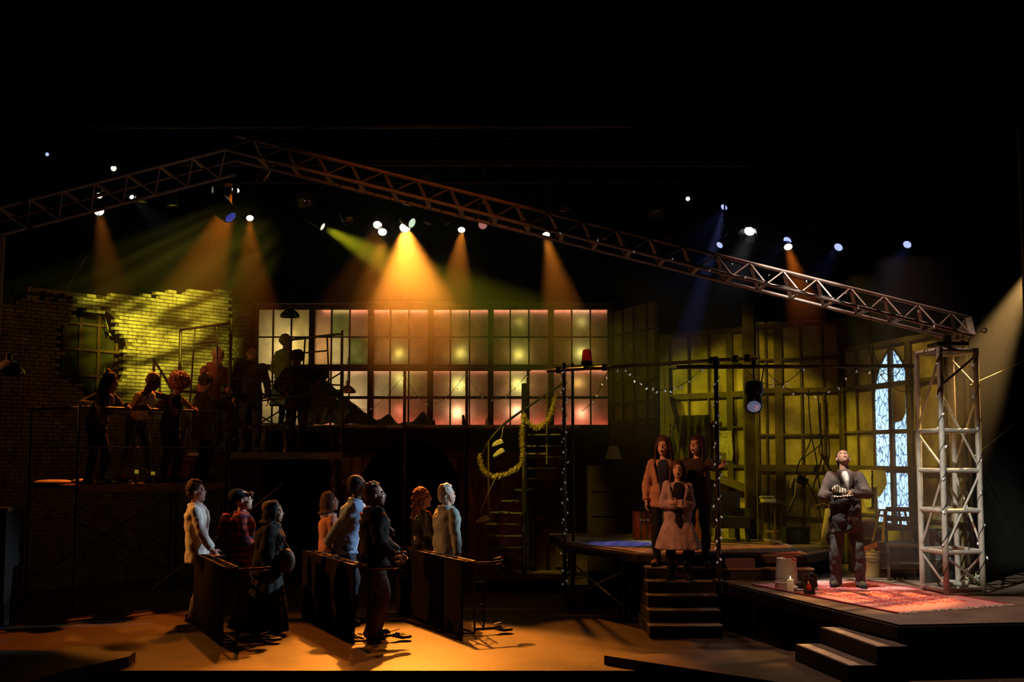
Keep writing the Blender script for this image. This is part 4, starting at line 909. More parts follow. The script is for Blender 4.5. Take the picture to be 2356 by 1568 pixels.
    if mouth: lpart(MB().ell(Hh(.090, 0, -.058-op*.4), (.010*s, .019*s, (.006+.012*mouth)*s), Rh, 10, 8), 'mouth', M_mouth, t, True)
    # hair
    if hair:
        kind, hcol = hair; hm = MB(); rd = random.Random(len(JOBS)); m = HR[hcol]
        if kind == 'short':
            hm.ell(Hh(-.028, 0, .042), (.109*s, .094*s, .106*s), Rh, 16, 12); hm.ell(Hh(-.06, 0, -.015), (.068*s, .082*s, .082*s), Rh, 12, 8)
            for k in range(34):
                a = rd.uniform(0, 2*PI); q = rd.uniform(.2, 1); hm.ell(Hh(-.02+.075*q*math.cos(a), .062*q*math.sin(a), .128-.035*q*q+rd.uniform(-.008, .012)), (.028*s, .022*s, .018*s), Rh, 8, 6)
            skin_job(hm, 'hair', m, t, .009, .012, CURL, 1)
        elif kind == 'buzz':
            hm.ell(Hh(-.022, 0, .034), (.104*s, .087*s, .102*s), Rh, 16, 12); hm.ell(Hh(-.055, 0, -.005), (.064*s, .076*s, .07*s), Rh, 12, 8); skin_job(hm, 'hair', m, t, .009, 0, None, 1)
        elif kind == 'afro':
            hm.ell(Hh(-.02, 0, .05), (.17*s, .185*s, .15*s), Rh, 16, 12)
            for k in range(90):
                a, b = rd.uniform(0, 2*PI), rd.uniform(-.5, 1.4); hm.ell(Hh(-.02+.155*math.cos(b)*math.cos(a), .165*math.cos(b)*math.sin(a), .05+.135*math.sin(b)), .022*s, n=7, m=5)
            skin_job(hm, 'hair', m, t, .010, .022, CURL, 0)
        elif kind in ('curly', 'curlylong'):
            hm.ell(Hh(-.028, 0, .045), (.12*s, .11*s, .115*s), Rh, 14, 10)
            for k in range(70):
                a = rd.uniform(.6, 2*PI-.6); b = rd.uniform(-.3, 1.4); hm.ell(Hh(-.02+.11*math.cos(b)*math.cos(a), .10*math.cos(b)*math.sin(a), .045+.10*math.sin(b)), .019*s, n=7, m=5)
            if kind == 'curlylong':
                for k in range(150):
                    a = rd.uniform(1.2, 2*PI-1.2); z = rd.uniform(-.30, .02); R_ = .105+.02*math.sin(k)+(-z)*.08; hm.ell(Hh(-.03+R_*math.cos(a), R_*math.sin(a), z), .02*s, n=7, m=5)
            skin_job(hm, 'hair', m, t, .0095, .018, CURL, 0)
        elif kind in ('long', 'bob', 'verylong'):
            L_ = {'long': .36, 'bob': .17, 'verylong': .50}[kind]
            hm.ell(Hh(-.024, 0, .040), (.112*s, .097*s, .107*s), Rh, 16, 12); hm.ell(Hh(-.055, 0, -.06), (.062*s, .088*s, .10*s), Rh, 12, 8); hm.ell(Hh(-.055, 0, -.06)+V((-.01*s, 0, -(L_-.17)*.6*s)), (.05*s, .085*s, (.10+(L_-.17)*.5)*s), None, 12, 8)
            for k in range(64):
                a = PI*.36 + (2*PI-PI*.72)*((k % 32)/31); lay = k//32; x, y = -.022+.098*math.cos(a), .090*math.sin(a); p = Hh(x*1.0, y*1.0, .03); q = Hh(x*1.08-.005, y*1.10, -.09)
                c0 = Hh(.035*math.cos(a)+.0, .010*math.sin(a), .135); c1 = Hh(.075*math.cos(a)-.015, .062*math.sin(a), .108)
                dn = V((0, 0, -1)); side_ = Rh @ V((x, y*1.2, 0)).normalized(); e_ = q + dn*(L_-.12)*s*rd.uniform(.80, 1.05) + side_*(.012+.035*rd.random())*s
                if kind != 'bob' and math.cos(a) > -.1: e_ += fw*.035*s
                w1 = V((rd.uniform(-.010, .010), rd.uniform(-.010, .010), 0))
                hm.path([c0, c1, p, Hh(x*1.10, y*1.10, -.03), q, q.lerp(e_, .35)+w1, q.lerp(e_, .7)-w1, e_], lambda u: .0165*s*(1-.3*u), 6)
            skin_job(hm, 'hair', m, t, .0085, .010, CURL, 1)
    if hat: hat(t, Hh, Rh, s)
    # garments
    ctx = dict(t=t, T=T, P=P, up=up_, fw=fw, sd=sd, s=s, shw=shw, wst=wst, hpw=hpw, A=A_, Lk=Lk, Hh=Hh, Rh=Rh, bulk=bulk, neck=neck, sex=sex, TR=TR_)
    if top: garment(ctx, *top)
    if coat: garment(ctx, *coat)
    if trousers:
        m = MB(); loft(m, [(T(k), sd if k > .05 else sd0, fw if k > .05 else fw0, a*s, b*s) for k, a, b in ((.10, wst*1.08+.01, .105*bulk+.008), (.03, hpw+.012, .118*bulk), (-.06, hpw+.01, .115*bulk))])
        fl = trousers[1] if len(trousers) > 1 else 1.0
        for hj, kn, an in Lk:
            m.cap(hj, kn, .093*s*bulk, .064*s*fl, 14); m.cap(kn, an+V((0, 0, .0)), .064*s*fl, .056*s*fl, 14); m.tube(an+V((0, 0, .02*s)), an-V((.0, 0, .055*s)), .057*s*fl, .062*s*fl, 14)
        skin_job(m, 'trousers', trousers[0], t, .011, .018)
    if skirt:
        m = MB(); z0 = skirt[1]; k0 = T(.13)
        rg = []
        for j in range(9):
            f = j/8; z = k0.z*(1-f)+z0*f; c = V((k0.x*(1-f)+.02*f, k0.y*(1-f), z)); a = (wst+.02)*(1-f)**1.5+(skirt[2])*(1-(1-f)**1.5); rg.append((c, sd0, fw0, a*s, (a*.85)*s, .10*f))
        loft(m, rg, 44, 9, 1, 1.0); skin_job(m, 'skirt', skirt[0], t, .011, .02)
    if shoes:
        for i, (hj, kn, an) in enumerate(Lk):
            e = 1 if i == 0 else -1; yw = .28*e; c = V((an.x+.035*s, an.y+.01*e, 0)); m = shoe_mb(c, yw, s*1.05)
            m.cm = 0; lpart(m, 'shoe', [shoes, M_rubber if shoes != M_sneak else M_sole], t, True)
    if extras: extras(ctx)
    return t
def garment(c, name, m, hem=-.12, ease=.02, sleeves=1.0, flare=0, open_=False, collar=.0, disp=.016, vneck=False, folds=False):
    """jacket, coat, shirt or vest lofted over the torso; hem in body units below the hip joint"""
    T, sd, fw, s, t, bulk = c['T'], c['sd'], c['fw'], c['s'], c['t'], c['bulk']; mb = MB(); sd0, fw0 = V((0, 1, 0)), V((1, 0, 0))
    rg = []
    if hem < -.06:
        n = max(2, int(abs(hem)/.1)); P = c['P']
        for j in range(n, 0, -1):
            k = hem + (-.06-hem)*(n-j)/n; f = (k+.06)/(hem+.06); cc = P + V((0, 0, k*s)) + V((.01*f, 0, 0))
            rg.append((cc, sd0, fw0, (c['hpw']+ease+flare*f)*s, (.112*bulk+ease+flare*.8*f)*s, (.07*f if folds else .03*f)))
    for k, a, b in c['TR']:
        if k < hem: continue
        e = ease*(.7 if k > .42 else 1); rg.append((T(k), sd if k > .1 else sd.lerp(sd0, .5), fw if k > .1 else fw.lerp(fw0, .5), (a+e)*s, (b*bulk+e)*s, 0))
    loft(mb, rg, 36, 7, 1, .5)
    if sleeves > 0:
        for i, (sj, el, wr) in enumerate(c['A']):
            mb.ell(sj, (.064*s*bulk, .062*s*bulk, .062*s*bulk)); 
            if sleeves >= 1: mb.cap(sj, el, (.052*bulk+ease*.6)*s, (.040+ease*.75)*s, 12); mb.tube(el, el.lerp(wr, .97), (.040+ease*.75)*s, (.033+ease*.6)*s, 12); mb.ell(el, (.040+ease*.75)*s)
            elif sleeves > .1: mb.cap(sj, sj.lerp(el, sleeves), (.052*bulk+ease*.6)*s, (.048+ease*.7)*s, 12)
    else:
        for e in (-1, 1): mb.path([T(.40, .075, .075*e), T(.475, .045, .085*e), T(.50, 0, .085*e), T(.46, -.06, .08*e)], .016*s, 8)
    if collar:
        mb.torus(T(.505, -.008), (.062+collar*.3)*s, (.016+collar*.3)*s, c['up'], 18, 8)
    o = skin_job(mb, name, m, t, .011, disp)
    if open_:      # front opening: a strip of the shirt beneath, and lapels
        sm, wdt = open_; k = MB(); rs = []
        for kk, ff, ww in ([(hem, .112+flare*.8, .8), (-.06, .112, .8)] if hem < -.1 else [])+[(.05, .108, .8), (.16, .106, .8), (.28, .124, 1), (.38, .124, 1.15), (.46, .09, .9), (.50, .065, .5)]: rs.append((T(kk, (ff*bulk+ease-.030 + .012), 0), sd, fw, wdt*ww*s, .03*s))
        loft(k, rs, 14); skin_job(k, 'shirt', sm, t, .0085, .004)
        lp = MB()
        for e in (-1, 1): lp.path([T(.20, (.116*bulk+ease-.004), wdt*e*1.0), T(.32, (.126*bulk+ease-.004), wdt*1.35*e), T(.42, (.110*bulk+ease), wdt*1.7*e), T(.49, .055, wdt*1.6*e)], lambda u: (.010+.014*math.sin(PI*min(1, u*1.1)))*s, 8)
        skin_job(lp, 'lapel', m, t, .0085, .004)
    return o
def beanie(m, pom=None, slouch=0, cuff=None, brim=0):
    def f(t, Hh, Rh, s):
        b = MB(); b.ell(Hh(-.030-slouch*.3, 0, .055), (.113*s, .098*s, .098*s), Rh, 18, 12)
        if slouch: b.ell(Hh(-.07, 0, .07+slouch*.2), ((.07+slouch*.3)*s, .075*s, .055*s), Rh, 14, 8)
        b.ell(Hh(-.026, 0, .045), (.117*s, .101*s, .055*s), Rh @ Matrix.Rotation(-.15, 3, 'Y'), 18, 10)
        skin_job(b, 'hat', m, t, .009, .006)
        if pom: 
            q = MB(); q.ell(Hh(-.07, 0, .15), .036*s); skin_job(q, 'pompom', pom, t, .008, .02, CURL, 0)
        if cuff: lpart(MB().ell(Hh(-.075, .0, .085), (.055*s, .07*s, .055*s), Rh, 14, 8), 'hat_panel', cuff, t, True)
    return f
R_ = math.radians
def rpt(t, off=.0, z=0):                       # a point along scaffold A's rail
    p = A0.lerp(A1, t); n = V((A1-A0)).normalized(); n = V((n.y, -n.x, 0)); n = n if n.y < 0 else -n
    return p + n*off + V((0, 0, z))
na = math.atan2(-(A1-A0).x, (A1-A0).y)         # heading outward over the rail
def rail_hand(t, k): p = rpt(t, -.0, h1+.045); return (p.x, p.y, p.z, 'w')
F = fabric
blk = F('black', (.016, .015, .016)); blkj = F('dark_jeans', (.03, .03, .038)); 
# ---- four people leaning over the lower left rail
p = rpt(.20, -.34, DZA)
def long_hair_front(c): pass
person('person in a red-and-black pompom hat and dark jacket leaning on the left rail', p, na+.15, 1.62, lean=24, head=(28, 12), skin='mid', sex='f', hair=('verylong', 'brown'), arms=(rail_hand(.31, 0), rail_hand(.10, 0)), hints=((-.3, .8, -.5), (-.3, -.8, -.5)), hdir=((.6, 0, -.8), (.6, 0, -.8)), pn=((-.5, 0, -1), (-.5, 0, -1)), curl=1.0,
       hat=beanie(F('knit_black', (.02, .018, .02)), pom=F('pom_pink', (.75, .35, .32)), cuff=F('knit_red', (.42, .05, .04), c2=(.65, .35, .3), sc=40)), top=('top', F('grey_tee', (.14, .07, .05)), -.05, .006, .2), coat=('jacket', F('patterned_jacket', (.22, .20, .18), c2=(.03, .03, .035), sc=22), -.02, .03), trousers=(blk,), shoes=M_rubber, mouth=.5)
p = rpt(.48, -.38, DZA)
person('person with cropped bleached hair in a white tank top and shiny black trousers', p, na+.25, 1.72, lean=30, side=8, head=(18, 28), skin='dark', hair=('buzz', 'blond'), arms=(rail_hand(.60, 0), rail_hand(.44, 0)), hints=((-.2, .9, .3), (-.5, -.8, .1)), hdir=((.6, 0, -.8), (.6, 0, -.8)), pn=((-.5, 0, -1), (-.5, 0, -1)), curl=1.0,
       top=('tank_top', F('white_tank', (.66, .60, .56)), -.02, .008, 0), trousers=(mat('shiny_black_trousers', (.02, .025, .035), .25, 0, bump=.6, bscale=18),), shoes=M_rubber, feet=((.12, .20), (-.16, -.14)))
p = rpt(.69, -.30, DZA)
person('person with a big round afro and black tank top at the left rail', p, na+.2, 1.62, lean=12, head=(10, 22), skin='brown', sex='f', hair=('afro', 'auburn'), arms=(rail_hand(.78, 0), rail_hand(.62, 0)), hints=((-.4, .8, -.3), (-.4, -.8, -.3)), hdir=((.6, 0, -.8), (.6, 0, -.8)), pn=((-.5, 0, -1), (-.5, 0, -1)), curl=1.0,
       top=('tank_top', blk, -.1, .012, 0), trousers=(blk, 1.15), shoes=M_rubber)
p = rpt(.93, -.30, DZA)
person('person with short dark curls and an olive shawl holding the scaffold post', p, na+.5, 1.66, lean=4, head=(5, 8), skin='dark', hair=('curly', 'black'), arms=((Q0.x-.02, Q0.y-.05, 2.93, 'w'), (.18, -.12, 1.02)), hints=((0, .8, -.6), (-.5, -.8, -.3)), curl=1.1, pn=((.3, -1, 0), None),
       top=('jacket', F('olive_shawl', (.13, .11, .05), c2=(.05, .04, .02)), -.25, .05, 1.0, .02), trousers=(blk,), shoes=M_rubber)
# ---- people on the middle scaffold
p = V((-4.86, 20.25, DZB))
person('person in a knit cap and rusty hooded top bowing behind the ladder-shaped frame', p, -.75, 1.70, lean=16, head=(6, 28), skin='mid', hair=None, hat=beanie(F('knit_tan', (.50, .34, .20), c2=(.35, .15, .1), sc=30)), arms=((.30, .2, 1.0), (.22, -.22, .85)), curl=.9,
       top=('hooded_top', F('rust_hoodie', (.36, .12, .08)), -.12, .035, 1.0, 0, False, .1), trousers=(blk,), shoes=M_rubber)
p = V((-4.28, 20.6, DZB))
person('person in a black sweater standing upright behind the scaffold brace', p, -1.25, 1.78, head=(5, 10), skin='mid', hair=('short', 'brown'), top=('sweater', F('black_sweater', (.020, .018, .020)), -.1, .03, 1.0, 0, False, .06), trousers=(blkj, 1.15), shoes=M_rubber, bulk=1.08)
p = V((-3.58, 21.05, DZB))
person('person in dark clothes with a raised hood, elbow out, before the bright panes', p, -1.5, 1.70, lean=6, head=(-10, 15), skin='dark', hair=('curly', 'black'), arms=((.25, .40, 1.22), (.28, -.18, 1.0)), hints=((-.2, 1, .1), (-.4, -.9, 0)), top=('jacket', F('black_coat', (.012, .011, .012)), -.2, .045, 1.0, .01, False, .12), trousers=(blk, 1.2), shoes=M_rubber, bulk=1.1)
p = V((-4.10, 22.75, WZ))
person('person with fair tousled hair in a long pale denim coat, seen from behind', p, 1.15, 1.64, head=(-20, 0), skin='light', hair=('curly', 'blond'), arms=((.25, .25, 1.0), (.05, -.33, .95)), top=('coat', F('pale_denim', (.50, .52, .46), c2=(.28, .30, .28), sc=7), -.55, .05, 1.0, .10, False, .10, .02, False, True), trousers=(blkj,), shoes=M_rubber)
# ---- the group on the floor behind the tipped tables
p = V((-4.10, 16.55, 0))
person('person in a pale suit facing right, leftmost behind the tipped tables', p, .22, 1.80, lean=-2, head=(-12, -4), skin='light', hair=('short', 'brown'), arms=((.10, .20, .86), (.20, -.24, .90)), curl=.8,
       top=('jacket', F('pale_suit', (.74, .66, .56)), -.22, .030, 1.0, .01, (F('white_shirt', (.8, .8, .8)), .045), .04, .012), trousers=(F('pale_trousers', (.70, .62, .54)), 1.12), shoes=F('black_leather', (.02, .02, .02), .35), mouth=.8)
p = V((-3.42, 15.95, 0))
def plaid_mat():
    m = mat('red_plaid', (.40, .04, .03), .85); nt, b = nodes(m); L = nt.links; tc = nt.nodes.new('ShaderNodeTexCoord'); sp_ = nt.nodes.new('ShaderNodeSeparateXYZ'); L.new(tc.outputs['Object'], sp_.inputs[0]); outs = []
    for ax in ('Y', 'Z'):
        a = nt.nodes.new('ShaderNodeMath'); a.operation = 'SINE'; k = nt.nodes.new('ShaderNodeMath'); k.operation = 'MULTIPLY'; k.inputs[1].default_value = 75
        L.new(sp_.outputs[ax], k.inputs[0]); L.new(k.outputs[0], a.inputs[0]); g_ = nt.nodes.new('ShaderNodeMath'); g_.operation = 'GREATER_THAN'; g_.inputs[1].default_value = .1; L.new(a.outputs[0], g_.inputs[0]); outs.append(g_)
    s_ = nt.nodes.new('ShaderNodeMath'); s_.operation = 'ADD'; L.new(outs[0].outputs[0], s_.inputs[0]); L.new(outs[1].outputs[0], s_.inputs[1])
    cr = nt.nodes.new('ShaderNodeValToRGB'); cr.color_ramp.elements[0].color = (.50, .07, .04, 1); cr.color_ramp.elements[1].color = (.02, .02, .05, 1); e = cr.color_ramp.elements.new(.5); e.color = (.20, .03, .04, 1)
    h_ = nt.nodes.new('ShaderNodeMath'); h_.operation = 'MULTIPLY'; h_.inputs[1].default_value = .5; L.new(s_.outputs[0], h_.inputs[0]); L.new(h_.outputs[0], cr.inputs[0]); L.new(cr.outputs[0], b.inputs['Base Color']); return m
def fringe(c):
    m = MB(); rd = random.Random(4); Hh, s = c['Hh'], c['s']
    for k in range(30): m.ell(Hh(rd.uniform(.06, .115), rd.uniform(-.05, .05), rd.uniform(.04, .085)), .014*s, n=7, m=5)
    skin_job(m, 'hair', HR['auburn'], c['t'], .008, .012, CURL, 0)
def fringe_pack(c):
    fringe(c); m = MB(); T, s = c['T'], c['s']; m.ell(T(.30, -.19, .0), (.10*s, .15*s, .20*s)); skin_job(m, 'backpack', PLAID, c['t'], .011, .02)
PLAID = plaid_mat()
person('person in a red plaid shirt and dark beanie with curls at the forehead', p, .18, 1.70, lean=4, head=(-8, -6), skin='light', hat=beanie(F('knit_black', (.02, .018, .02)), slouch=.12), arms=((.30, .12, 1.05), (.30, -.15, 1.08)), hints=((-.5, .5, -.8), (-.6, -.5, -.7)), curl=.8, hair=None,
       top=('shirt', PLAID, -.22, .045, 1.0, .02, False, .05), trousers=(F('brown_trousers', (.16, .08, .05)), 1.15), shoes=M_rubber, mouth=.7, bulk=1.12, extras=fringe_pack)
p = V((-2.92, 15.15, 0))
person('person in a tan cap, black shawl and long dark skirt beside the first tipped table', p, .1, 1.58, lean=8, head=(0, 2), skin='mid', sex='f', hair=('bob', 'black'), hat=beanie(F('tan_cap', (.28, .18, .08)), slouch=.08), arms=((.22, .16, .92), (.08, -.24, .86)), hints=((-.4, .8, -.4), (-.8, -.5, -.2)),
       top=('shawl', F('black_shawl', (.035, .026, .018), c2=(.014, .012, .010)), -.15, .075, 1.0, .03, False, .09), skirt=(F('long_skirt', (.035, .03, .025)), .06, .32), shoes=M_rubber, mouth=.3)
p = V((-2.46, 17.05, 0))
def furcollar(c):
    m = MB(); T, s = c['T'], c['s']; rd = random.Random(8)
    for k in range(60): a = rd.uniform(0, 2*PI); m.ell(T(.475+rd.uniform(-.02, .03), .095*math.cos(a)-.02, .11*math.sin(a)), .028*s, n=7, m=5)
    skin_job(m, 'fur_collar', F('white_fur', (.85, .72, .68)), c['t'], .010, .02, CURL, 0)
person('person in a pink coat with a white fur collar and dark bob', p, .35, 1.63, lean=2, head=(-15, -8), skin='light', sex='f', hair=('bob', 'brown'), arms=((.28, .12, .98), (.25, -.10, .98)), top=('coat', F('pink_coat', (.62, .27, .18)), -.50, .028, 1.0, .13, False, 0, .012, False, True), trousers=(blk,), shoes=M_rubber, extras=furcollar)
p = V((-2.06, 16.1, 0))
person('person in a blue denim jacket leaning forward with one hand on the tipped table', p, .12, 1.90, lean=14, head=(5, -8), skin='dark', hair=('buzz', 'black'), arms=((.25, .15, .95), (-2.37, 15.98, .95, 'w')), hints=((-.4, .6, -.5), (-.9, -.3, .1)), hdir=(None, (.4, -.3, -.3)), curl=.35, pn=(None, (0, 0, -1)), hip=(-.05, 0),
       top=('jacket', F('denim_jacket', (.22, .30, .44), c2=(.13, .18, .28), sc=7), -.12, .030, 1.0, 0, (F('white_shirt', (.8, .8, .8)), .05), .03), trousers=(blkj,), shoes=M_rubber)
p = V((-1.62, 14.98, 0))
def furscarf(c):
    m = MB(); T, s = c['T'], c['s']; rd = random.Random(9)
    for k in range(120):
        u = rd.random(); b = T(.14+.34*u, -.115+rd.uniform(-.035, .03), .13+rd.uniform(-.05, .04)); m.cap(b, b+V((rd.uniform(-.03, .01), rd.uniform(-.02, .02), rd.uniform(-.04, .03)))*s, .014*s, .008*s, 6)
    skin_job(m, 'shaggy_scarf', F('shaggy_orange', (.62, .33, .18)), c['t'], .009, .03, CURL, 0)
    q = MB()
    for k in range(40):
        b = T(.47-.012*k*.5, .09+.003*k, -.06+.002*k); d = V((rd.uniform(0, 1), rd.uniform(-1, .2), rd.uniform(-1, .2))).normalized(); q.cap(b, b+d*.05*s, .010*s, .005*s, 6)
    skin_job(q, 'shaggy_trim', F('shaggy_brown', (.25, .12, .06)), c['t'], .009, .02, CURL, 0)
person('person with swept-up hair and a long black coat standing by the middle tipped table', p, .15, 1.80, lean=0, head=(0, -5), skin='mid', hair=('short', 'auburn'), arms=((.28, .15, .95), (.22, -.22, .93)), hints=((-.5, .6, -.5), (-.8, -.5, -.3)), bulk=1.15,
       top=('coat', F('dark_coat', (.03, .02, .012), c2=(.010, .008, .007)), -.14, .04, 1.0, .02, False, .09), trousers=(F('grey_trousers', (.16, .12, .09)), 1.35), shoes=F('black_leather', (.02, .02, .02), .35), extras=furscarf)
p = V((-1.24, 17.35, 0))
person('person with long red curls in a black leather jacket, shouting to the right', p, .1, 1.67, lean=2, head=(-6, -4), skin='light', sex='f', hair=('curlylong', 'auburn'), arms=((.25, .15, .95), (.28, -.14, .95)), top=('leather_jacket', mat('black_leather_jacket', (.03, .028, .03), .28, 0, bump=.3, bscale=20), -.12, .03, 1.0, 0, (F('red_top', (.45, .05, .04)), .04)), trousers=(blk,), shoes=M_rubber, mouth=1.3)
p = V((-.86, 16.7, 0))
person('person with fair hair in a grey-blue coat, seen from behind, rightmost of the floor group', p, .55, 1.74, head=(2, -2), skin='light', hair=('short', 'grey'), arms=((.06, .27, .84), (.02, -.29, .84)), top=('coat', F('grey_blue_coat', (.30, .30, .24), c2=(.20, .22, .19), sc=6), -.30, .035, 1.0, .02, False, .07, .014), trousers=(blkj,), shoes=M_rubber, bulk=1.12)
# ---- three on the stairs
p = V((1.93, 16.12, RH*5))
person('woman in a tan jacket over dark top on the top step, left of three singing', p, -1.75, 1.64, lean=0, head=(-8, -8), skin='light', sex='f', hair=('long', 'brown'), top=('top', F('navy_top', (.03, .03, .06)), -.06, .010, 0), coat=('jacket', F('tan_jacket', (.44, .22, .13), c2=(.34, .16, .10)), -.14, .032, 1.0, 0, (F('navy_top', (.03, .03, .06)), .078)), trousers=(blk,), shoes=F('tan_shoe', (.5, .22, .1)), mouth=1.2)
p = V((2.36, 16.12, RH*5))
hp_ = (2.555, 15.58, 1.98, 'w')
person('woman with very long hair in a dark printed sweater holding the lit post', p, -1.85, 1.66, lean=0, head=(-22, -6), skin='light', sex='f', hair=('verylong', 'brown'), arms=(hp_, (.05, -.25, .80)), hints=((0, .6, -.8), None), curl=1.3, hdir=((.3, .6, .3), None), top=('sweater', F('dark_printed_sweater', (.055, .03, .022), c2=(.018, .012, .012), sc=9), -.1, .03), trousers=(blk,), shoes=F('blue_shoe', (.08, .09, .16)), mouth=.9)
p = V((2.07, 15.87, RH*4))
person('shorter woman in an open mauve coat, hands clasped, in front of the other two', p, -1.62, 1.50, lean=3, crouch=.02, head=(0, -10), skin='light', sex='f', hair=('long', 'brown'), arms=((.24, -.01, 1.12), (.235, -.02, 1.08)), hints=((-.5, .8, -.5), (-.5, -.8, -.5)), hdir=((.2, -1, .1), (.2, 1, .15)), pn=((-1, 0, 0), (-1, 0, 0)), curl=.9,
       top=('dress', F('black_dress', (.02, .015, .02)), -.2, .010, 0), coat=('coat', F('mauve_coat', (.42, .29, .27), c2=(.30, .2, .18)), -.47, .045, 1.0, .13, (F('black_dress', (.02, .015, .02)), .078), 0, .014, False, True), trousers=(blk,), shoes=M_rubber, mouth=1.3)
# ---- the man on the rug
p = V((3.95, 15.05, PZ))
def bundle(c): pass
man = person('man in dark blazer and jeans on the red rug, head tipped back', p, -1.78, 1.66, lean=-5, head=(8, -48), skin='mid', hair=('buzz', 'black'), feet=((.04, .15), (-.02, -.13)), arms=((.24, .05, 1.19), (.25, -.07, 1.12)), hints=((-.3, 1, -.4), (-.3, -1, -.4)), hdir=((.2, -1, .1), (.2, 1, .2)), pn=((-1, 0, 0), (-1, 0, 0)), curl=.7,
       top=('blazer', F('brown_blazer', (.13, .095, .08), c2=(.08, .06, .05)), -.26, .032, 1.0, .03, (F('white_tee', (.85, .8, .7)), .05), .02, .012), trousers=(F('blue_jeans', (.11, .10, .10), c2=(.06, .055, .055)), 1.22), shoes=F('olive_shoe', (.10, .085, .05)), mouth=.5)
mb = MB(); bc_ = V((.22, -.02, 1.03)); mb.ell(bc_, (.07, .16, .10)); mb.ell(bc_+V((.03, -.06, .10)), (.05, .10, .06)); mb.ell(bc_+V((.0, .02, -.12)), (.06, .14, .09)); mb.ell(bc_+V((-.02, -.05, -.24)), (.045, .10, .10)); mb.box(bc_+V((-.01, -.04, -.30)), (.05, .17, .10), Matrix.Rotation(.3, 3, 'X'))
Rm = Matrix.Rotation(-1.78, 3, 'Z')
bo = skin_job(mb, 'bundled_jacket', F('bundled_dark_cloth', (.045, .04, .035), c2=(.02, .018, .015)), None, .010, .06); bo.location = p; bo.rotation_euler = (0, 0, -1.78); tag(bo, 'bundled dark jacket with striped pale lining held against the blazer', 'jacket')
lin = MB(); lin.ell(bc_+V((.050, -.09, .125)), (.03, .06, .06), Matrix.Rotation(.5, 3, 'X')); lin.ell(bc_+V((.055, -.02, .10)), (.03, .06, .045), Matrix.Rotation(-.3, 3, 'X')); lin.ell(bc_+V((.058, -.02, .045)), (.032, .13, .010), Matrix.Rotation(.10, 3, 'X'))
def stripe():
    m = mat('striped_lining', (.75, .68, .5), .7); nt, b = nodes(m); L = nt.links; wv = nt.nodes.new('ShaderNodeTexWave'); wv.inputs['Scale'].default_value = 11; wv.inputs['Distortion'].default_value = 5; wv.bands_direction = 'Y'; tc = nt.nodes.new('ShaderNodeTexCoord')
    cr = nt.nodes.new('ShaderNodeValToRGB'); cr.color_ramp.elements[0].color = (.10, .06, .04, 1); cr.color_ramp.elements[1].color = (.78, .70, .52, 1); cr.color_ramp.elements[0].position = .35; cr.color_ramp.elements[1].position = .5
    L.new(tc.outputs['Object'], wv.inputs[0]); L.new(wv.outputs[0], cr.inputs[0]); L.new(cr.outputs[0], b.inputs['Base Color']); return m
skin_job(lin, 'lining', stripe(), bo, .008, .03)
bake_jobs()
# ================================================================ TIPPED TABLES
def tipped_table(label, near, dr, L_, arm, foot, trussleg=False):
    near = V(near); dr = V(dr).normalized(); sd = V((-dr.y, dr.x, 0)); sd = sd if sd.x > 0 else -sd; far = near+dr*L_; TH = .17; Hh_ = .88
    t = wthing('rolling_table', label, 'table', near, 'folding rolling tables tipped on their side')
    part(MB().bar(near+sd*.012+Z*Hh_/2, far+sd*.012+Z*Hh_/2, .024, Hh_), 'table_top', mat('tabletop_board', (.013, .008, .005), .9, 0, .35, 3, spec=.06), t)
    f = MB()
    for z in (.03, Hh_-.02): 
        f.bar(near+sd*TH+Z*z, far+sd*TH+Z*z, .022, .03); f.bar(near+sd*.03+Z*z, far+sd*.03+Z*z, .022, .035)
        for k in range(9): q = near.lerp(far, k/8); f.bar(q+sd*.02+Z*z, q+sd*TH+Z*z, .02, .022)
    for k in (0, 1): q = near.lerp(far, k); f.bar(q+sd*TH+Z*.03, q+sd*TH+Z*(Hh_-.02), .024, .024)
    part(f, 'under_frame', mat('table_frame', (.16, .10, .05), .45, .4, .3, 8), t)
    for end in (0, 1):
        q = near.lerp(far, end)+sd*TH; out = (sd + dr*(.06 if end == 0 else -.06)).normalized()
        for z, lying in ((Hh_-.04, False), (.07, True)):
            if end == 1 and lying: continue
            al = arm if end == 0 else .22
            e = q+out*al+Z*z
            part(MB().tube(q+Z*z, e, .018), 'leg', mat('table_leg_tube', (.14, .12, .10), .3, .8), t, True)
            if end == 1: continue
            c = wheel_part(t, e, out, lying)
        if end == 0 and not trussleg: part(MB().bar(q+out*.02+Z*.07, q+out*.02+Z*(Hh_-.04), .03, .02), 'leg_brace', M_blackm, t)
        if end == 0 and trussleg:
            g = MB(); a, b = q+out*.03, q+out*.12; g.tube(b+Z*.05, b+Z*.62, .012)
            for k in range(5): z0 = .08+.11*k; g.tube((a if k % 2 else b)+Z*z0, (b if k % 2 else a)+Z*(z0+.11), .006)
            for z0 in (.35, .62): g.tube(a+Z*z0, b+Z*z0, .008)
            part(g, 'leg_brace', M_blackm, t, True)
    return t
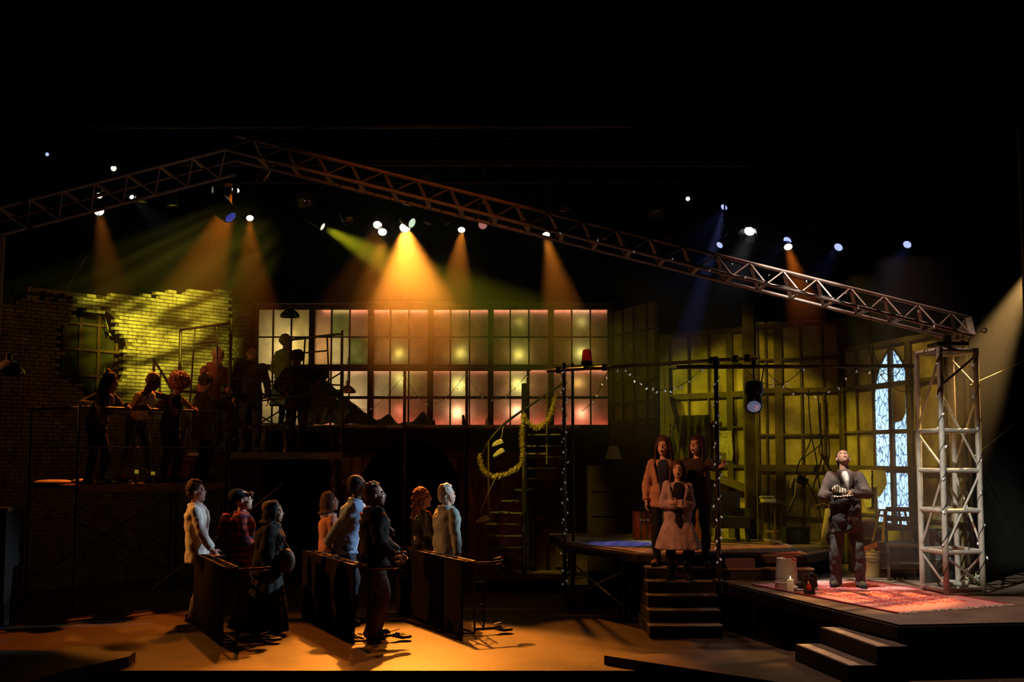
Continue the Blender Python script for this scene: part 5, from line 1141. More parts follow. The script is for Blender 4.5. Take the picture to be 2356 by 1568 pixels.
def wheel_part(t, e, out, lying):
    if lying: ax = V((0, 0, 1)); c = e+out*.11+V((0, 0, -.02))
    else: ax = V((out.y, -out.x, 0)).lerp(V((0, 0, 1)), .12).normalized(); c = e+out*.09-Z*.05
    R = .085
    w_ = part(MB().lathe(c-ax*.018, [(.02, -.005), (R*.62, .0), (R, .004), (R, .032), (R*.62, .036), (.02, .041)], 22, ax=ax), 'wheel', M_rubber, t, True)
    hub = MB().lathe(c-ax*.024, [(.015, 0), (R*.45, .002), (R*.45, .046), (.015, .048)], 16, ax=ax); part(hub, 'hub', M_chrome, w_, True)
    f = MB()
    s = V((0, 0, 1)) if not lying else out.cross(V((0, 0, 1)))
    f.bar(e+out*.0+ax*.03, c+ax*.032, .035, .006); f.bar(e+out*.0-ax*.03, c-ax*.032, .035, .006)
    f.tube(e-out*.03, e+out*.05, .026); f.bar(e+V((0, 0, .045))-out*.05, e+V((0, 0, .065))+out*.05, .028, .008)
    part(f, 'caster_fork', M_chrome, t, True)
DRT = (-.39, .92, 0)
tipped_table('tipped rolling table at the left with open slatted top edge', (-3.24, 14.28, 0), DRT, 2.0, .32, .25)
tipped_table('tipped rolling table in the middle with a caster wheel hanging out', (-1.80, 14.48, 0), DRT, 2.44, .34, .3)
tipped_table('tipped rolling table at the right with a lattice leg', (-.60, 15.1, 0), DRT, 2.5, .30, .3, True)
# ================================================================ RUGS
def rug_mat(name, c1, c2, c3, sc, border):
    m = mat(name, c1, .95); nt, b = nodes(m); L = nt.links; tc = nt.nodes.new('ShaderNodeTexCoord'); mp = nt.nodes.new('ShaderNodeMapping'); L.new(tc.outputs['UV'], mp.inputs[0]); mp.inputs['Scale'].default_value = (sc, sc*.8, 1); mp.inputs['Rotation'].default_value = (0, 0, .785)
    ck = nt.nodes.new('ShaderNodeTexChecker'); ck.inputs['Scale'].default_value = 1.0; L.new(mp.outputs[0], ck.inputs[0])
    m1 = nt.nodes.new('ShaderNodeMix'); m1.data_type = 'RGBA'; m1.inputs['A'].default_value = (*c1, 1); m1.inputs['B'].default_value = (*c2, 1); L.new(ck.outputs['Fac'], m1.inputs['Factor'])
    m2p = nt.nodes.new('ShaderNodeMapping'); m2p.inputs['Scale'].default_value = (sc*6, sc*2.2, 1); L.new(tc.outputs['UV'], m2p.inputs[0])
    nz = nt.nodes.new('ShaderNodeTexNoise'); nz.inputs['Scale'].default_value = 1.6; nz.inputs['Detail'].default_value = 3; L.new(m2p.outputs[0], nz.inputs[0])
    cr = nt.nodes.new('ShaderNodeValToRGB'); cr.color_ramp.elements[0].position = .55; cr.color_ramp.elements[1].position = .60; L.new(nz.outputs[0], cr.inputs[0])
    m2 = nt.nodes.new('ShaderNodeMix'); m2.data_type = 'RGBA'; m2.inputs['B'].default_value = (*c3, 1); L.new(m1.outputs['Result'], m2.inputs['A'])
    # border band from UV
    sp_ = nt.nodes.new('ShaderNodeSeparateXYZ'); L.new(tc.outputs['UV'], sp_.inputs[0]); mins = []
    for ax in 'XY':
        a = nt.nodes.new('ShaderNodeMath'); a.operation = 'SUBTRACT'; a.inputs[1].default_value = .5; L.new(sp_.outputs[ax], a.inputs[0]); c = nt.nodes.new('ShaderNodeMath'); c.operation = 'ABSOLUTE'; L.new(a.outputs[0], c.inputs[0]); mins.append(c)
    mxn = nt.nodes.new('ShaderNodeMath'); mxn.operation = 'MAXIMUM'; L.new(mins[0].outputs[0], mxn.inputs[0]); L.new(mins[1].outputs[0], mxn.inputs[1])
    gt = nt.nodes.new('ShaderNodeMath'); gt.operation = 'GREATER_THAN'; gt.inputs[1].default_value = .5-.13; L.new(mxn.outputs[0], gt.inputs[0])
    inv = nt.nodes.new('ShaderNodeMath'); inv.operation = 'SUBTRACT'; inv.inputs[0].default_value = 1; L.new(gt.outputs[0], inv.inputs[1]); fc = nt.nodes.new('ShaderNodeMath'); fc.operation = 'MULTIPLY'; L.new(inv.outputs[0], fc.inputs[0]); L.new(cr.outputs[0], fc.inputs[1]); L.new(fc.outputs[0], m2.inputs['Factor'])
    n3 = nt.nodes.new('ShaderNodeTexNoise'); n3.inputs['Scale'].default_value = 60; L.new(tc.outputs['Object'], n3.inputs[0])
    m3 = nt.nodes.new('ShaderNodeMix'); m3.data_type = 'RGBA'; L.new(gt.outputs[0], m3.inputs['Factor']); L.new(m2.outputs['Result'], m3.inputs['A']); m3.inputs['B'].default_value = (*border, 1)
    m4 = nt.nodes.new('ShaderNodeMix'); m4.data_type = 'RGBA'; m4.blend_type = 'OVERLAY'; m4.inputs['Factor'].default_value = .7; L.new(m3.outputs['Result'], m4.inputs['A']); L.new(n3.outputs[0], m4.inputs['B']); L.new(m4.outputs['Result'], b.inputs['Base Color'])
    bp = nt.nodes.new('ShaderNodeBump'); bp.inputs['Strength'].default_value = .6; bp.inputs['Distance'].default_value = .01; L.new(n3.outputs[0], bp.inputs['Height']); L.new(bp.outputs[0], b.inputs['Normal'])
    return m
def rug(label, c, z, m, fringe_m, hem_m, group=None, N=30):
    """c: four corners, near-left, near-right, far-right, far-left; fringe on the near-right and far-left ends"""
    t = wthing('rug', label, 'rug', (c[0][0], c[0][1], z), group); c = [V((p[0], p[1], 0)) for p in c]; rd = random.Random(2)
    me = bpy.data.meshes.new('pile'); vs = []; fs = []; uv = []
    for j in range(N+1):
        for i in range(N+1):
            u, v = i/N, j/N; p = c[0].lerp(c[1], u).lerp(c[3].lerp(c[2], u), v); h = .008 + .003*noise.noise(p*5) + .006*max(0, noise.noise(p*1.5)); vs.append((p.x-c[0].x, p.y-c[0].y, h)); uv.append((u, v))
    n = len(vs)
    for j in range(N):
        for i in range(N): fs.append((j*(N+1)+i, j*(N+1)+i+1, (j+1)*(N+1)+i+1, (j+1)*(N+1)+i))
    border = [i for i in range(N+1)] + [j*(N+1)+N for j in range(1, N+1)] + [N*(N+1)+i for i in range(N-1, -1, -1)] + [j*(N+1) for j in range(N-1, 0, -1)]
    for k in border: vs.append((vs[k][0], vs[k][1], .001)); uv.append(uv[k])
    B = len(border)
    for k in range(B): fs.append((border[(k+1) % B], border[k], n+k, n+(k+1) % B))
    me.from_pydata(vs, [], fs); ul = me.uv_layers.new(name='UVMap')
    for lp in me.loops: ul.data[lp.index].uv = uv[lp.vertex_index]
    me.materials.append(m); o = bpy.data.objects.new('pile', me); COL.objects.link(o); o.parent = t
    for a, b in ((c[1], c[2]), (c[0], c[3])):
        fm = MB(); out = (a-((c[0]+c[1]+c[2]+c[3])/4)); L_ = (b-a).length; u = (b-a).normalized(); nn = V((u.y, -u.x, 0)); nn = nn if nn.dot(out) > 0 else -nn
        for k in range(int(L_/.014)):
            p = a+u*(k*.014+rd.uniform(-.005, .005)); q = p+nn*rd.uniform(.05, .09)+u*rd.uniform(-.03, .03); fm.path([p+V((0, 0, z+.006)), p.lerp(q, .5)+V((0, 0, z+rd.uniform(.006, .018))), q+V((0, 0, z+.004))], .0045, 4)
        part(fm, 'fringe', fringe_m, t)
    hm = MB(); hm.bar(c[0]+V((0, 0, z+.007)), c[1]+V((0, 0, z+.007)), .035, .012); hm.bar(c[3]+V((0, 0, z+.007)), c[2]+V((0, 0, z+.007)), .035, .012); part(hm, 'hem', hem_m, t)
    return t
M_fr = F('fringe_cream', (.72, .60, .50)); 
rug('red and pink patterned rug with cream fringe on the low front platform', [GP(1735, 1346, PZ), GP(2067, 1411, PZ), GP(2322, 1391, PZ), GP(1985, 1334, PZ)], PZ, rug_mat('rug_red', (.62, .07, .09), (.70, .22, .20), (.80, .66, .60), 13, (.70, .33, .32)), M_fr, F('rug_hem', (.45, .05, .08)))
rug('pale blue-and-white worn rug on the left of the higher platform', [GP(1311, 1248, UZ), GP(1480, 1272, UZ), (2.2, 18.2), (.95, 19.6)], UZ, rug_mat('rug_blue', (.30, .28, .55), (.62, .58, .66), (.75, .68, .62), 9, (.72, .62, .60)), M_fr, F('rug_hem_blue', (.6, .52, .55)))
rug('orange and pink worn rug on the right of the higher platform, behind the stairs', [(2.02, 16.42), (3.66, 16.2), (3.80, 17.9), (2.4, 18.2)], UZ, rug_mat('rug_orange', (.52, .20, .10), (.60, .36, .20), (.70, .52, .36), 10, (.62, .34, .24)), M_fr, F('rug_hem_red', (.5, .10, .09)))
# ================================================================ PROPS ON THE LOW PLATFORM
M_bucket = mat('white_bucket_plastic', (.80, .74, .68), .45, 0, .12, 7, col2=(.62, .55, .46))
def bucket(label, c, r, h, m, inverted=False, cat='bucket'):
    t = wthing('plastic_bucket', label, cat, c); z = V((0, 0, 1)); c = V(c)
    if inverted: pr = [(r*1.0, 0), (r*1.06, .004), (r*1.06, .05*h), (r*1.0, .06*h), (r*1.05, .10*h), (r*1.05, .13*h), (r*1.0, .14*h), (r*1.04, .18*h), (r*1.0, .20*h), (r*.99, .22*h), (r*.88, h*.985), (r*.84, h)]
    else: pr = [(r*.84, 0), (r*.88, .01), (r*.97, h*.72), (r*1.0, h*.74), (r*1.05, h*.77), (r*1.0, h*.80), (r*1.0, h*.86), (r*1.06, h*.88), (r*1.0, h*.91), (r*1.0, h*.96), (r*1.05, h), (r*.95, h), (r*.93, h*.8)]
    part(MB().lathe(c, pr, 36, close=True if inverted else False), 'pail', m, t, True)
    hd = MB(); n = 14
    if inverted: pts = [c+V((r*1.07*math.cos(a), r*1.07*math.sin(a), h*.22 + .12*h*math.sin((a-2.9)/2.2*PI))) for a in [2.9+2.4*i/n for i in range(n+1)]]
    else: pts = [c+V((r*1.08*math.cos(a), r*1.08*math.sin(a), h*.82 - .25*h*math.sin((a-3.4)/2.6*PI))) for a in [3.4+2.6*i/n for i in range(n+1)]]
    part(hd.path(pts, .004, 5), 'wire_handle', M_blackm, t, True)
    return t
bk = bucket('white plastic bucket turned upside down on the edge of the red rug', GP(1810, 1351, PZ+.012), .130, .345, M_bucket, True)
bl = bk.location
berr = MB(); rd = random.Random(3)
for k in range(11): berr.ell(bl+V((-.02+.010*k+rd.uniform(-.01, .01), -.05-.006*k+rd.uniform(-.012, .012), .357+(-.003*k if k > 7 else 0))), .013, n=8, m=6)
berr.path([bl+V((-.05, -.04, .352)), bl+V((.02, -.07, .356)), bl+V((.08, -.10, .352))], .003, 5)
tag(berr.obj('berry_sprig', mat('red_berries', (.75, .05, .06), .35), None, True, origin=bl+V((0, -.05, .35))), 'sprig of red berries lying on the upturned white bucket', 'berries')
cp = GP(1819, 1359, PZ+.012); cn = wthing('pillar_candle', 'white pillar candle lit in front of the upturned bucket', 'candle', cp)
part(MB().lathe(cp, [(.037, 0), (.038, .01), (.038, .125), (.034, .13), (.012, .124)], 20), 'wax', mat('candle_wax', (.85, .70, .48), .4, emit=(1, .6, .25), estr=.12), cn, True)
part(MB().tube(cp+Z*.122, cp+Z*.142, .002), 'wick', M_wire, cn); part(MB().lathe(cp+Z*.136, [(.002, 0), (.007, .008), (.005, .018), (.001, .034)], 10), 'flame', mat('flame', (1, .6, .2), .5, emit=(1, .75, .35), estr=9), cn, True)
point(cp+Z*.16, .35, (1, .55, .22), .01)
bp_ = GP(1842, 1358, PZ+.012)
def boot(c, yaw, lab):
    t = thing('high_top_boot', lab, 'boot', c, yaw, 'pair of high-top boots'); m = MB()
    m.ell((-.05, 0, .06), (.06, .038, .055)); m.ell((.0, 0, .055), (.08, .038, .042)); m.lathe((-.065, 0, .04), [(.044, 0), (.038, .05), (.040, .11), (.041, .14), (.035, .14)], 14)
    lpart(m, 'upper', mat('boot_canvas', (.035, .03, .03), .8), t, True)
    s_ = MB(); s_.ell((.0, 0, .014), (.14, .046, .016)); s_.ell((.085, 0, .035), (.052, .042, .03)); lpart(s_, 'rubber_toe', mat('boot_rubber', (.82, .78, .7), .5), t, True)
    l_ = MB()
    for k in range(6): l_.path([(-.01-.008*k, -.03, .075+.019*k), (.0-.008*k, 0, .082+.019*k), (-.01-.008*k, .03, .075+.019*k)], .0035, 5)
    l_.path([(-.03, -.02, .2), (.02, -.05, .15), (.0, -.055, .06), (-.02, -.05, .12)], .0035, 5); lpart(l_, 'laces', M_wire, t, True)
boot(bp_+V((0, 0, 0)), 3.5, 'nearer black high-top boot with pale toe, beside the candle'); boot(bp_+V((.11, .10, 0)), 3.0, 'farther high-top boot standing just behind the other one')
fp = GP(1863, 1366, PZ+.012); pfm = thing('picture_frame', 'small dark picture frame with a portrait in red, tilted back on the rug', 'picture frame', fp, .22); Rt = Matrix.Rotation(-.25, 3, 'X')
q = MB()
for s in (-1, 1): q.box(Rt @ V((s*.058, 0, .085)), (.014, .014, .17), Rt); q.box(Rt @ V((0, 0, .085+s*.085)), (.13, .014, .014), Rt)
q.bar((0, .09, .0), (0, .03, .12), .03, .004); lpart(q, 'frame', M_woodd, pfm)
lpart(MB().box(Rt @ V((0, .002, .085)), (.11, .004, .16), Rt), 'photo_print', mat('photo_print', (.06, .05, .07), .3), pfm)
g_ = MB(); g_.ell(Rt @ V((0, -.002, .075)), (.030, .003, .040), Rt, 14, 8); lpart(g_, 'portrait_shirt', mat('red_print', (.62, .04, .03), .4), pfm); g_ = MB(); g_.ell(Rt @ V((.0, -.003, .125)), (.013, .003, .017), Rt, 12, 8); lpart(g_, 'portrait_face', mat('face_print', (.7, .42, .3), .4), pfm)
g_ = MB(); g_.ell(Rt @ V((0, -.002, .033)), (.028, .003, .016), Rt, 12, 8); lpart(g_, 'portrait_trousers', mat('blue_print', (.05, .06, .22), .4), pfm)
a, b = GP(1822, 1362, PZ+.018), GP(1894, 1363, PZ+.018); tag(MB().bar(a, b, .014, .008).obj('drumstick', M_white, None, origin=a), 'thin pale stick lying on the rug behind the picture frame', 'stick')
# shoulder bag
bgp = GP(1700, 1333, PZ); bg = thing('shoulder_bag', 'dark violet-grey shoulder bag with flap resting left of the bucket', 'bag', bgp, .05)
M_bag = F('bag_canvas', (.07, .05, .075), c2=(.03, .025, .035)); m = MB(); m.box((0, 0, .12), (.38, .16, .24)); m.ell((0, 0, .235), (.19, .08, .03)); lpart(m, 'body', M_bag, bg)
m = MB(); m.box((0, -.085, .18), (.37, .012, .15)); m.box((0, -.02, .258), (.36, .14, .012)); lpart(m, 'flap', F('bag_flap', (.16, .10, .13)), bg); m = MB(); m.box((-.09, -.095, .07), (.12, .02, .09)); m.box((.09, -.095, .07), (.12, .02, .09)); lpart(m, 'front_pocket', M_bag, bg); lpart(MB().path([(.18, 0, .24), (.22, -.02, .15), (.25, -.05, .03), (.16, -.12, .01)], .012, 6), 'strap', M_bag, bg, True)
# yellow bucket with bricks
yb = bucket('cream plastic bucket holding bricks, beside the wooden chair', GP(2005, 1326, PZ), .140, .335, mat('cream_bucket_plastic', (.82, .72, .35), .45, 0, .15, 6)); yl = yb.location
for i, (dx, dy, dz, rz, ry, lab) in enumerate(((-.03, -.02, .30, .5, .12, 'red brick lying flat in the cream bucket, lowest of three'), (.04, .03, .385, -.35, -.35, 'red brick sticking out at a slant on top of the bucket'), (-.05, .08, .33, 1.3, .2, 'red brick at the back of the bucket'))):
    m = MB(); R3 = Matrix.Rotation(rz, 3, 'Z') @ Matrix.Rotation(ry, 3, 'Y'); m.box((0, 0, .0), (.2, .09, .06), R3); o = m.obj('loose_brick', mat('red_brick', (.55, .20, .12), .85, 0, .35, 14, .5, 50), None, origin=(0, 0, 0)); o.location = yl+V((dx, dy, dz)); tag(o, lab, 'brick', 'bricks in the cream bucket')
# chairs
def chair(label, p, rz, m, seat=.45, w_=.42, back=True, group=None):
    t = thing('wooden_chair', label, 'chair', p, rz, group); h = w_/2-.02
    lpart(MB().box((0, 0, seat), (w_, w_, .03)), 'seat', m, t)
    for x in (-1, 1):
        lpart(MB().bar((x*h, -h, 0), (x*h, -h, seat-.015), .035, .035), 'leg', m, t)
        lpart(MB().bar((x*h, h, 0), (x*h, h+.07, seat*2.0 if back else seat), .035, .035), 'leg', m, t)
    st_ = MB()
    for x in (-1, 1): st_.bar((x*h, -h, .16), (x*h, h, .16), .02, .025); st_.bar((x*h, -h, .30), (x*h, h, .30), .02, .025)
    st_.bar((-h, -h, .22), (h, -h, .22), .02, .025); lpart(st_, 'stretcher', m, t)
    if back:
        bk_ = MB()
        for z in (.62, .74, .86): bk_.bar((-h, h+.035+(z-.45)*.08, z), (h, h+.035+(z-.45)*.08, z), .015, .06)
        lpart(bk_, 'backrest', m, t)
    return t
chair('dark wooden chair behind the cream bucket, seat facing the camera', GP(2082, 1332, PZ), -.25, M_woodd, .43, .44)
def step_stool(label, p, rz, m):
    t = thing('step_stool', label, 'stool', p, rz); lpart(MB().box((0, 0, .40), (.34, .24, .02)), 'top', m, t)
    for x in (-1, 1):
        for y in (-1, 1): lpart(MB().bar((x*.20, y*.16, 0), (x*.13, y*.09, .39), .03, .02), 'leg', m, t)
    lpart(MB().box((0, -.12, .16), (.30, .02, .03)).box((0, .12, .16), (.30, .02, .03)), 'crossbar', m, t); return t
step_stool('small light-wood stool standing upright behind the bucket against the painted wall', GP(2040, 1266, PZ+.44)+V((0, 0, 0)), .1, mat('light_wood', (.50, .33, .14), .5, 0, .3, 10, .1, 40)).location = V((4.92, 16.45, PZ+.445))
sup = thing('wooden_crate', 'dark crate carrying the light stool behind the bucket', 'crate', (4.92, 16.45, PZ)); lpart(MB().box((0, 0, .22), (.46, .42, .44)), 'box', M_woodd, sup)
lpart(MB().bar((-.23, -.215, .12), (.23, -.215, .12), .03, .01).bar((-.23, -.215, .32), (.23, -.215, .32), .03, .01), 'slat', M_wood, sup)
# drum bin behind tower
bn_ = thing('trash_can', 'dark ribbed trash can seen through the truss tower', 'bin', (5.15, 15.35, PZ)); lpart(MB().lathe((0, 0, 0), [(.17, 0), (.18, .02), (.19, .3), (.2, .31), (.195, .33), (.205, .62), (.215, .64), (.205, .66), (.19, .66), (.18, .4)], 24, close=False), 'drum', mat('dark_drum', (.05, .06, .05), .4, .3), bn_, True); lpart(MB().lathe((0, 0, .01), [(.165, 0), (.165, .01)], 20), 'base', M_rubber, bn_)
# flowers and tube at the tower foot
ft = GP(2222, 1350, PZ); tube_ = MB().tube(ft+V((-.28, .05, .06)), ft+V((.06, 0, .05)), .03); tag(tube_.obj('cardboard_tube', M_alu, None, True, origin=ft), 'short pale tube lying inside the foot of the truss tower', 'tube')
fl = thing('flower_bunch', 'small bunch of pale flowers with leaves at the right foot of the tower', 'flowers', ft+V((.10, -.02, 0))); m = MB(); s_ = MB(); rd = random.Random(6)
for k in range(16):
    a, b = V((rd.uniform(-.03, .03), rd.uniform(-.03, .03), 0)), V((rd.uniform(-.10, .08), rd.uniform(-.08, .08), rd.uniform(.08, .2))); s_.tube(a, b, .003, n=5)
    for j in range(5): an = 2*PI*j/5; m.ell(b+V((.016*math.cos(an), .01, .016*math.sin(an))), (.013, .006, .013), n=7, m=5)
lpart(s_, 'stems', mat('stem_green', (.15, .22, .05), .7), fl); lpart(m, 'petals', mat('pale_petals', (.75, .78, .55), .6), fl, True)
# painted board / case with round emblems
sbp = (3.98+.30, 17.15, UZ); sbd = thing('painted_bag', 'pale tapering case with two black ringed emblems left of the man', 'case', (4.30, 17.25, UZ), .25)
m = MB(); m.extr([(-.15, 0), (.15, 0), (.07, .52), (-.02, .52)], (0, 0, .005), (1, 0, 0), (0, .12, 1), .10); lpart(m, 'panel', mat('case_canvas', (.62, .55, .24), .8, 0, .25, 7), sbd)
m = MB(); 
for (x, z, r) in ((.0, .14, .085), (.03, .38, .06)): 
    for rr in (r, r*.62): m.torus((x, z*.12-.108, z), rr, .010, (0, 1, -.12), 22, 6)
    m.box((x, z*.12-.108, z), (r*1.5, .006, .014)); m.box((x, z*.12-.108, z), (.014, .006, r*1.5))
lpart(m, 'emblem', M_black, sbd); lpart(MB().path([(-.12, .06, .45), (-.16, .1, .56), (-.02, .08, .60), (.05, .06, .55)], .01, 6), 'handle', M_wood, sbd, True)
# ================================================================ PROPS ON THE HIGHER PLATFORM
def suitcase(label, p, rz, w_, h, m):
    t = thing('suitcase', label, 'suitcase', p, rz); lpart(MB().box((0, 0, h/2+.01), (w_, .16, h)), 'shell', m, t)
    s_ = MB(); s_.box((w_*.18, -.083, h/2+.01), (.035, .008, h)); s_.box((-w_*.18, -.083, h/2+.01), (.035, .008, h)); s_.box((0, 0, h/2+.01), (w_+.012, .02, h+.012)); lpart(s_, 'strap', mat('suitcase_strap', (.12, .05, .08), .6), t)
    lpart(MB().torus((0, 0, h+.02), .05, .010, (0, 1, 0), 14, 6), 'handle', M_blackm, t, True); lpart(MB().box((-.06, -.09, h*.72), (.04, .014, .03)).box((.06, -.09, h*.72), (.04, .014, .03)).ell((0, -.09, h*.72), (.025, .012, .02)), 'latch', M_chrome, t)
M_suit = mat('red_leatherette', (.34, .045, .03), .45, 0, .2, 8)
suitcase('worn red suitcase with latches standing left of the women', GP(1478, 1240, UZ)+V((0, .05, 0)), .25, .24, .40, M_suit)
suitcase('second red suitcase glimpsed behind the legs of the women', GP(1600, 1240, UZ)+V((0, .08, 0)), -.1, .30, .42, M_suit)
# dresser with table lamp, in the dark
dr_ = wthing('dresser', 'dark dresser against the lower wall, carrying the shaded lamp', 'dresser', (1.75, 20.9, 0)); M_dres = mat('dresser_wood', (.05, .03, .02), .6, 0, .4, 6)
part(MB().box((1.75, 21.0, .975), (1.0, .4, 1.95)), 'cabinet', M_dres, dr_)
for z in (.4, .85, 1.3, 1.7): f_ = part(MB().box((1.75, 20.79, z), (.9, .02, .34)), 'drawer', M_dres, dr_); part(MB().ell((1.75, 20.77, z), .02), 'knob', M_wood, f_, True)
tl = wthing('table_lamp', 'unlit table lamp with a pale cone shade on the dresser', 'lamp', (1.68, 20.95, 1.955)); c = V((1.68, 20.95, 1.955))
part(MB().lathe(c, [(.07, 0), (.07, .015), (.02, .03), (.035, .07), (.015, .12), (.01, .16)], 18), 'base', M_woodd, tl, True); part(MB().lathe(c+Z*.10, [(.145, 0), (.07, .22), (.065, .22), (.14, 0)], 24, close=False), 'shade', mat('linen_shade', (.60, .45, .28), .8, transl=.3), tl, True)
# phone table
pt = thing('side_table', 'small round dark side table with a shelf by the painted wall', 'table', (3.77, 18.35, UZ)); lpart(MB().lathe((0, 0, .56), [(.20, 0), (.20, .02)], 24), 'top', M_woodd, pt, True)
for k in range(3): a_ = 2*PI*k/3+.5; lpart(MB().tube((.17*math.cos(a_), .17*math.sin(a_), 0), (.14*math.cos(a_), .14*math.sin(a_), .56), .013), 'leg', M_woodd, pt, True)
lpart(MB().lathe((0, 0, .15), [(.13, 0), (.13, .015)], 20), 'shelf', M_wood, pt, True)
ph = thing('telephone', 'cream desk telephone on the small round side table', 'telephone', (3.68, 18.28, UZ+.58), .2); M_ph = mat('cream_phone', (.62, .56, .22), .35); m = MB(); m.prism([(-.09, -.08), (.09, -.08), (.08, .08), (-.08, .08)], 0, .045); lpart(m, 'body', M_ph, ph)
lpart(MB().cap((-.09, .03, .075), (.09, .03, .075), .014).ell((-.09, .03, .068), (.026, .026, .02)).ell((.09, .03, .068), (.026, .026, .02)), 'handset', M_ph, ph, True); lpart(MB().path([(.09, .02, .06), (.2, -.05, -.02), (.3, -.1, -.05), (.42, 0, .1), (.5, .1, .38)], .005, 6), 'cord', M_ph, ph, True)
ac = thing('armchair', 'black armchair in the shade left of the side table', 'chair', (3.15, 18.6, UZ), .15); m = mat('black_vinyl', (.015, .015, .015), .4)
lpart(MB().box((0, 0, .28), (.52, .5, .16)), 'seat', m, ac); lpart(MB().box((0, .24, .5), (.52, .1, .42)), 'backrest', m, ac)
for x in (-1, 1): lpart(MB().box((x*.28, 0, .4), (.07, .5, .14)), 'armrest', m, ac); [lpart(MB().bar((x*.24, y*.22, 0), (x*.22, y*.2, .2), .04, .04), 'leg', m, ac) for y in (-1, 1)]
bx_ = thing('speaker_box', 'black box on the floor right of the side table', 'box', (4.02, 18.05, UZ), .1); lpart(MB().box((0, 0, .12), (.34, .22, .24)), 'cabinet', M_black, bx_); lpart(MB().lathe((0, -.112, .12), [(.08, 0), (.05, -.004)], 18, ax=(0, 1, 0)), 'cone', M_rubber, bx_)
bk2 = MB(); bk2.box((0, 0, .02), (.22, .15, .035), Matrix.Rotation(.2, 3, 'Y')); o = bk2.obj('book', mat('pale_cover', (.5, .46, .3), .7), None); o.location = (3.66, 17.85, UZ+.03); o.rotation_euler = (0, 0, .4); tag(o, 'pale book lying open-spined in front of the side table', 'book')
for k, (z, c_, lab) in enumerate(((0, (.10, .07, .05), 'dark book at the bottom of the stack behind the man'), (.035, (.3, .08, .04), 'reddish book in the middle of the stack behind the man'), (.07, (.42, .24, .08), 'orange-brown book on top of the stack behind the man'))):
    o = MB().box((0, 0, .0165), (.24-.02*k, .17, .033)).obj('book', mat('cover_%s' % ('dark', 'red', 'tan')[k], c_, .7), None); o.location = (4.72, 17.0, PZ+.60+z); o.rotation_euler = (0, 0, .2*k-.1); tag(o, lab, 'book', 'books stacked behind the man')
bs = thing('wooden_crate', 'low dark crate under the three stacked books', 'crate', (4.72, 17.0, PZ)); lpart(MB().box((0, 0, .3), (.40, .3, .598)), 'box', M_woodd, bs); lpart(MB().bar((-.2, -.155, .2), (.2, -.155, .2), .03, .012).bar((-.2, -.155, .45), (.2, -.155, .45), .03, .012), 'slat', M_wood, bs)
# cables and junction box on flat C
wy = lambda px, py: WP(px, py, 18.50)
cb = MB()
for pts in ([(1860, 895), (1862, 960), (1868, 1010), (1850, 1045), (1838, 1062), (1832, 1090)], [(1882, 900), (1885, 970), (1890, 1020), (1882, 1035), (1900, 1065), (1906, 1075)], [(1868, 1010), (1880, 1060), (1885, 1120), (1895, 1160)], [(1890, 1020), (1860, 1045), (1840, 1058)], [(1830, 1100), (1822, 1120), (1828, 1150), (1815, 1180)], [(1858, 1110), (1878, 1145), (1888, 1190)]):
    cb.path(smooth([wy(*p) for p in pts]), .010, 6)
tag(cb.obj('hanging_cable', M_wire, None, True, origin=wy(1860, 895)), 'tangle of black cables hanging down the painted wall right of the dark posts', 'cable')
jb = wthing('junction_box', 'black junction box with a pale hose on the painted wall', 'box', wy(1845, 1105)); part(MB().box(wy(1845, 1105), (.16, .06, .12), Matrix.Rotation(.5, 3, 'Y')), 'housing', M_black, jb); part(MB().path([wy(1835, 1098), wy(1824, 1096), wy(1820, 1110), wy(1818, 1122)], .009, 6), 'hose', mat('pale_hose', (.5, .45, .2), .5), jb, True)
# papers
def paper_mat(name, base, ink, sc=18):
    m = mat(name, base, .9); nt, b = nodes(m); L = nt.links; tc = nt.nodes.new('ShaderNodeTexCoord'); mp = nt.nodes.new('ShaderNodeMapping'); mp.inputs['Scale'].default_value = (sc*.35, sc*.35, sc*1.6); L.new(tc.outputs['Object'], mp.inputs[0])
    nz = nt.nodes.new('ShaderNodeTexNoise'); nz.inputs['Scale'].default_value = 4; nz.inputs['Detail'].default_value = 5; L.new(mp.outputs[0], nz.inputs[0]); cr = nt.nodes.new('ShaderNodeValToRGB'); cr.color_ramp.elements[0].position = .44; cr.color_ramp.elements[1].position = .5
    cr.color_ramp.elements[0].color = (*ink, 1); cr.color_ramp.elements[1].color = (*base, 1); L.new(nz.outputs[0], cr.inputs[0]); L.new(cr.outputs[0], b.inputs['Base Color']); return m
def sheet(name, label, cat, o, ax, ay, outline, m, th=.004, pics=()):
    t = wthing(name, label, cat, o); part(MB().extr(outline, o, ax, ay, th), 'paper', m, t); nn = V(ax).cross(V(ay)).normalized()
    for (x, y, a, b) in pics: part(MB().extr([(x, y), (x+a, y), (x+a, y+b), (x, y+b)], V(o)+(nn*(th+.001)), ax, ay, .001), 'printed_picture', mat('newsprint_picture', (.16, .13, .07), .9), t)
    return t
uB = (V((3.64, 19.35, 0))-V((2.50, 20.7, 0))).normalized(); pB = V((2.50, 20.7, 0))
def onwall(P0, u, px, py):
    # point of the wall plane under a photograph pixel
    v = WP(px, py, 1.0)-V((0, 0, CAMH)); n = V((u.y, -u.x, 0)); k = (V(P0)-V((0, 0, CAMH))).dot(n)/v.dot(n); return V((0, 0, CAMH))+v*k
def wsheet(name, label, cat, P0, u, pts, m, off=.03, pics=(), th=.004):
    nn = V((u.y, -u.x, 0)); nn = nn if nn.dot(-V(P0)) > 0 else -nn; w_ = [onwall(P0, u, *p) for p in pts]; o = w_[0]; uu = u if u.cross(Z).dot(nn) > 0 else -u
    return sheet(name, label, cat, o+nn*off, uu, Z, [((q-o).dot(uu), q.z-o.z) for q in w_], m, th, pics)
NP = paper_mat('newsprint', (.62, .56, .32), (.30, .26, .13))
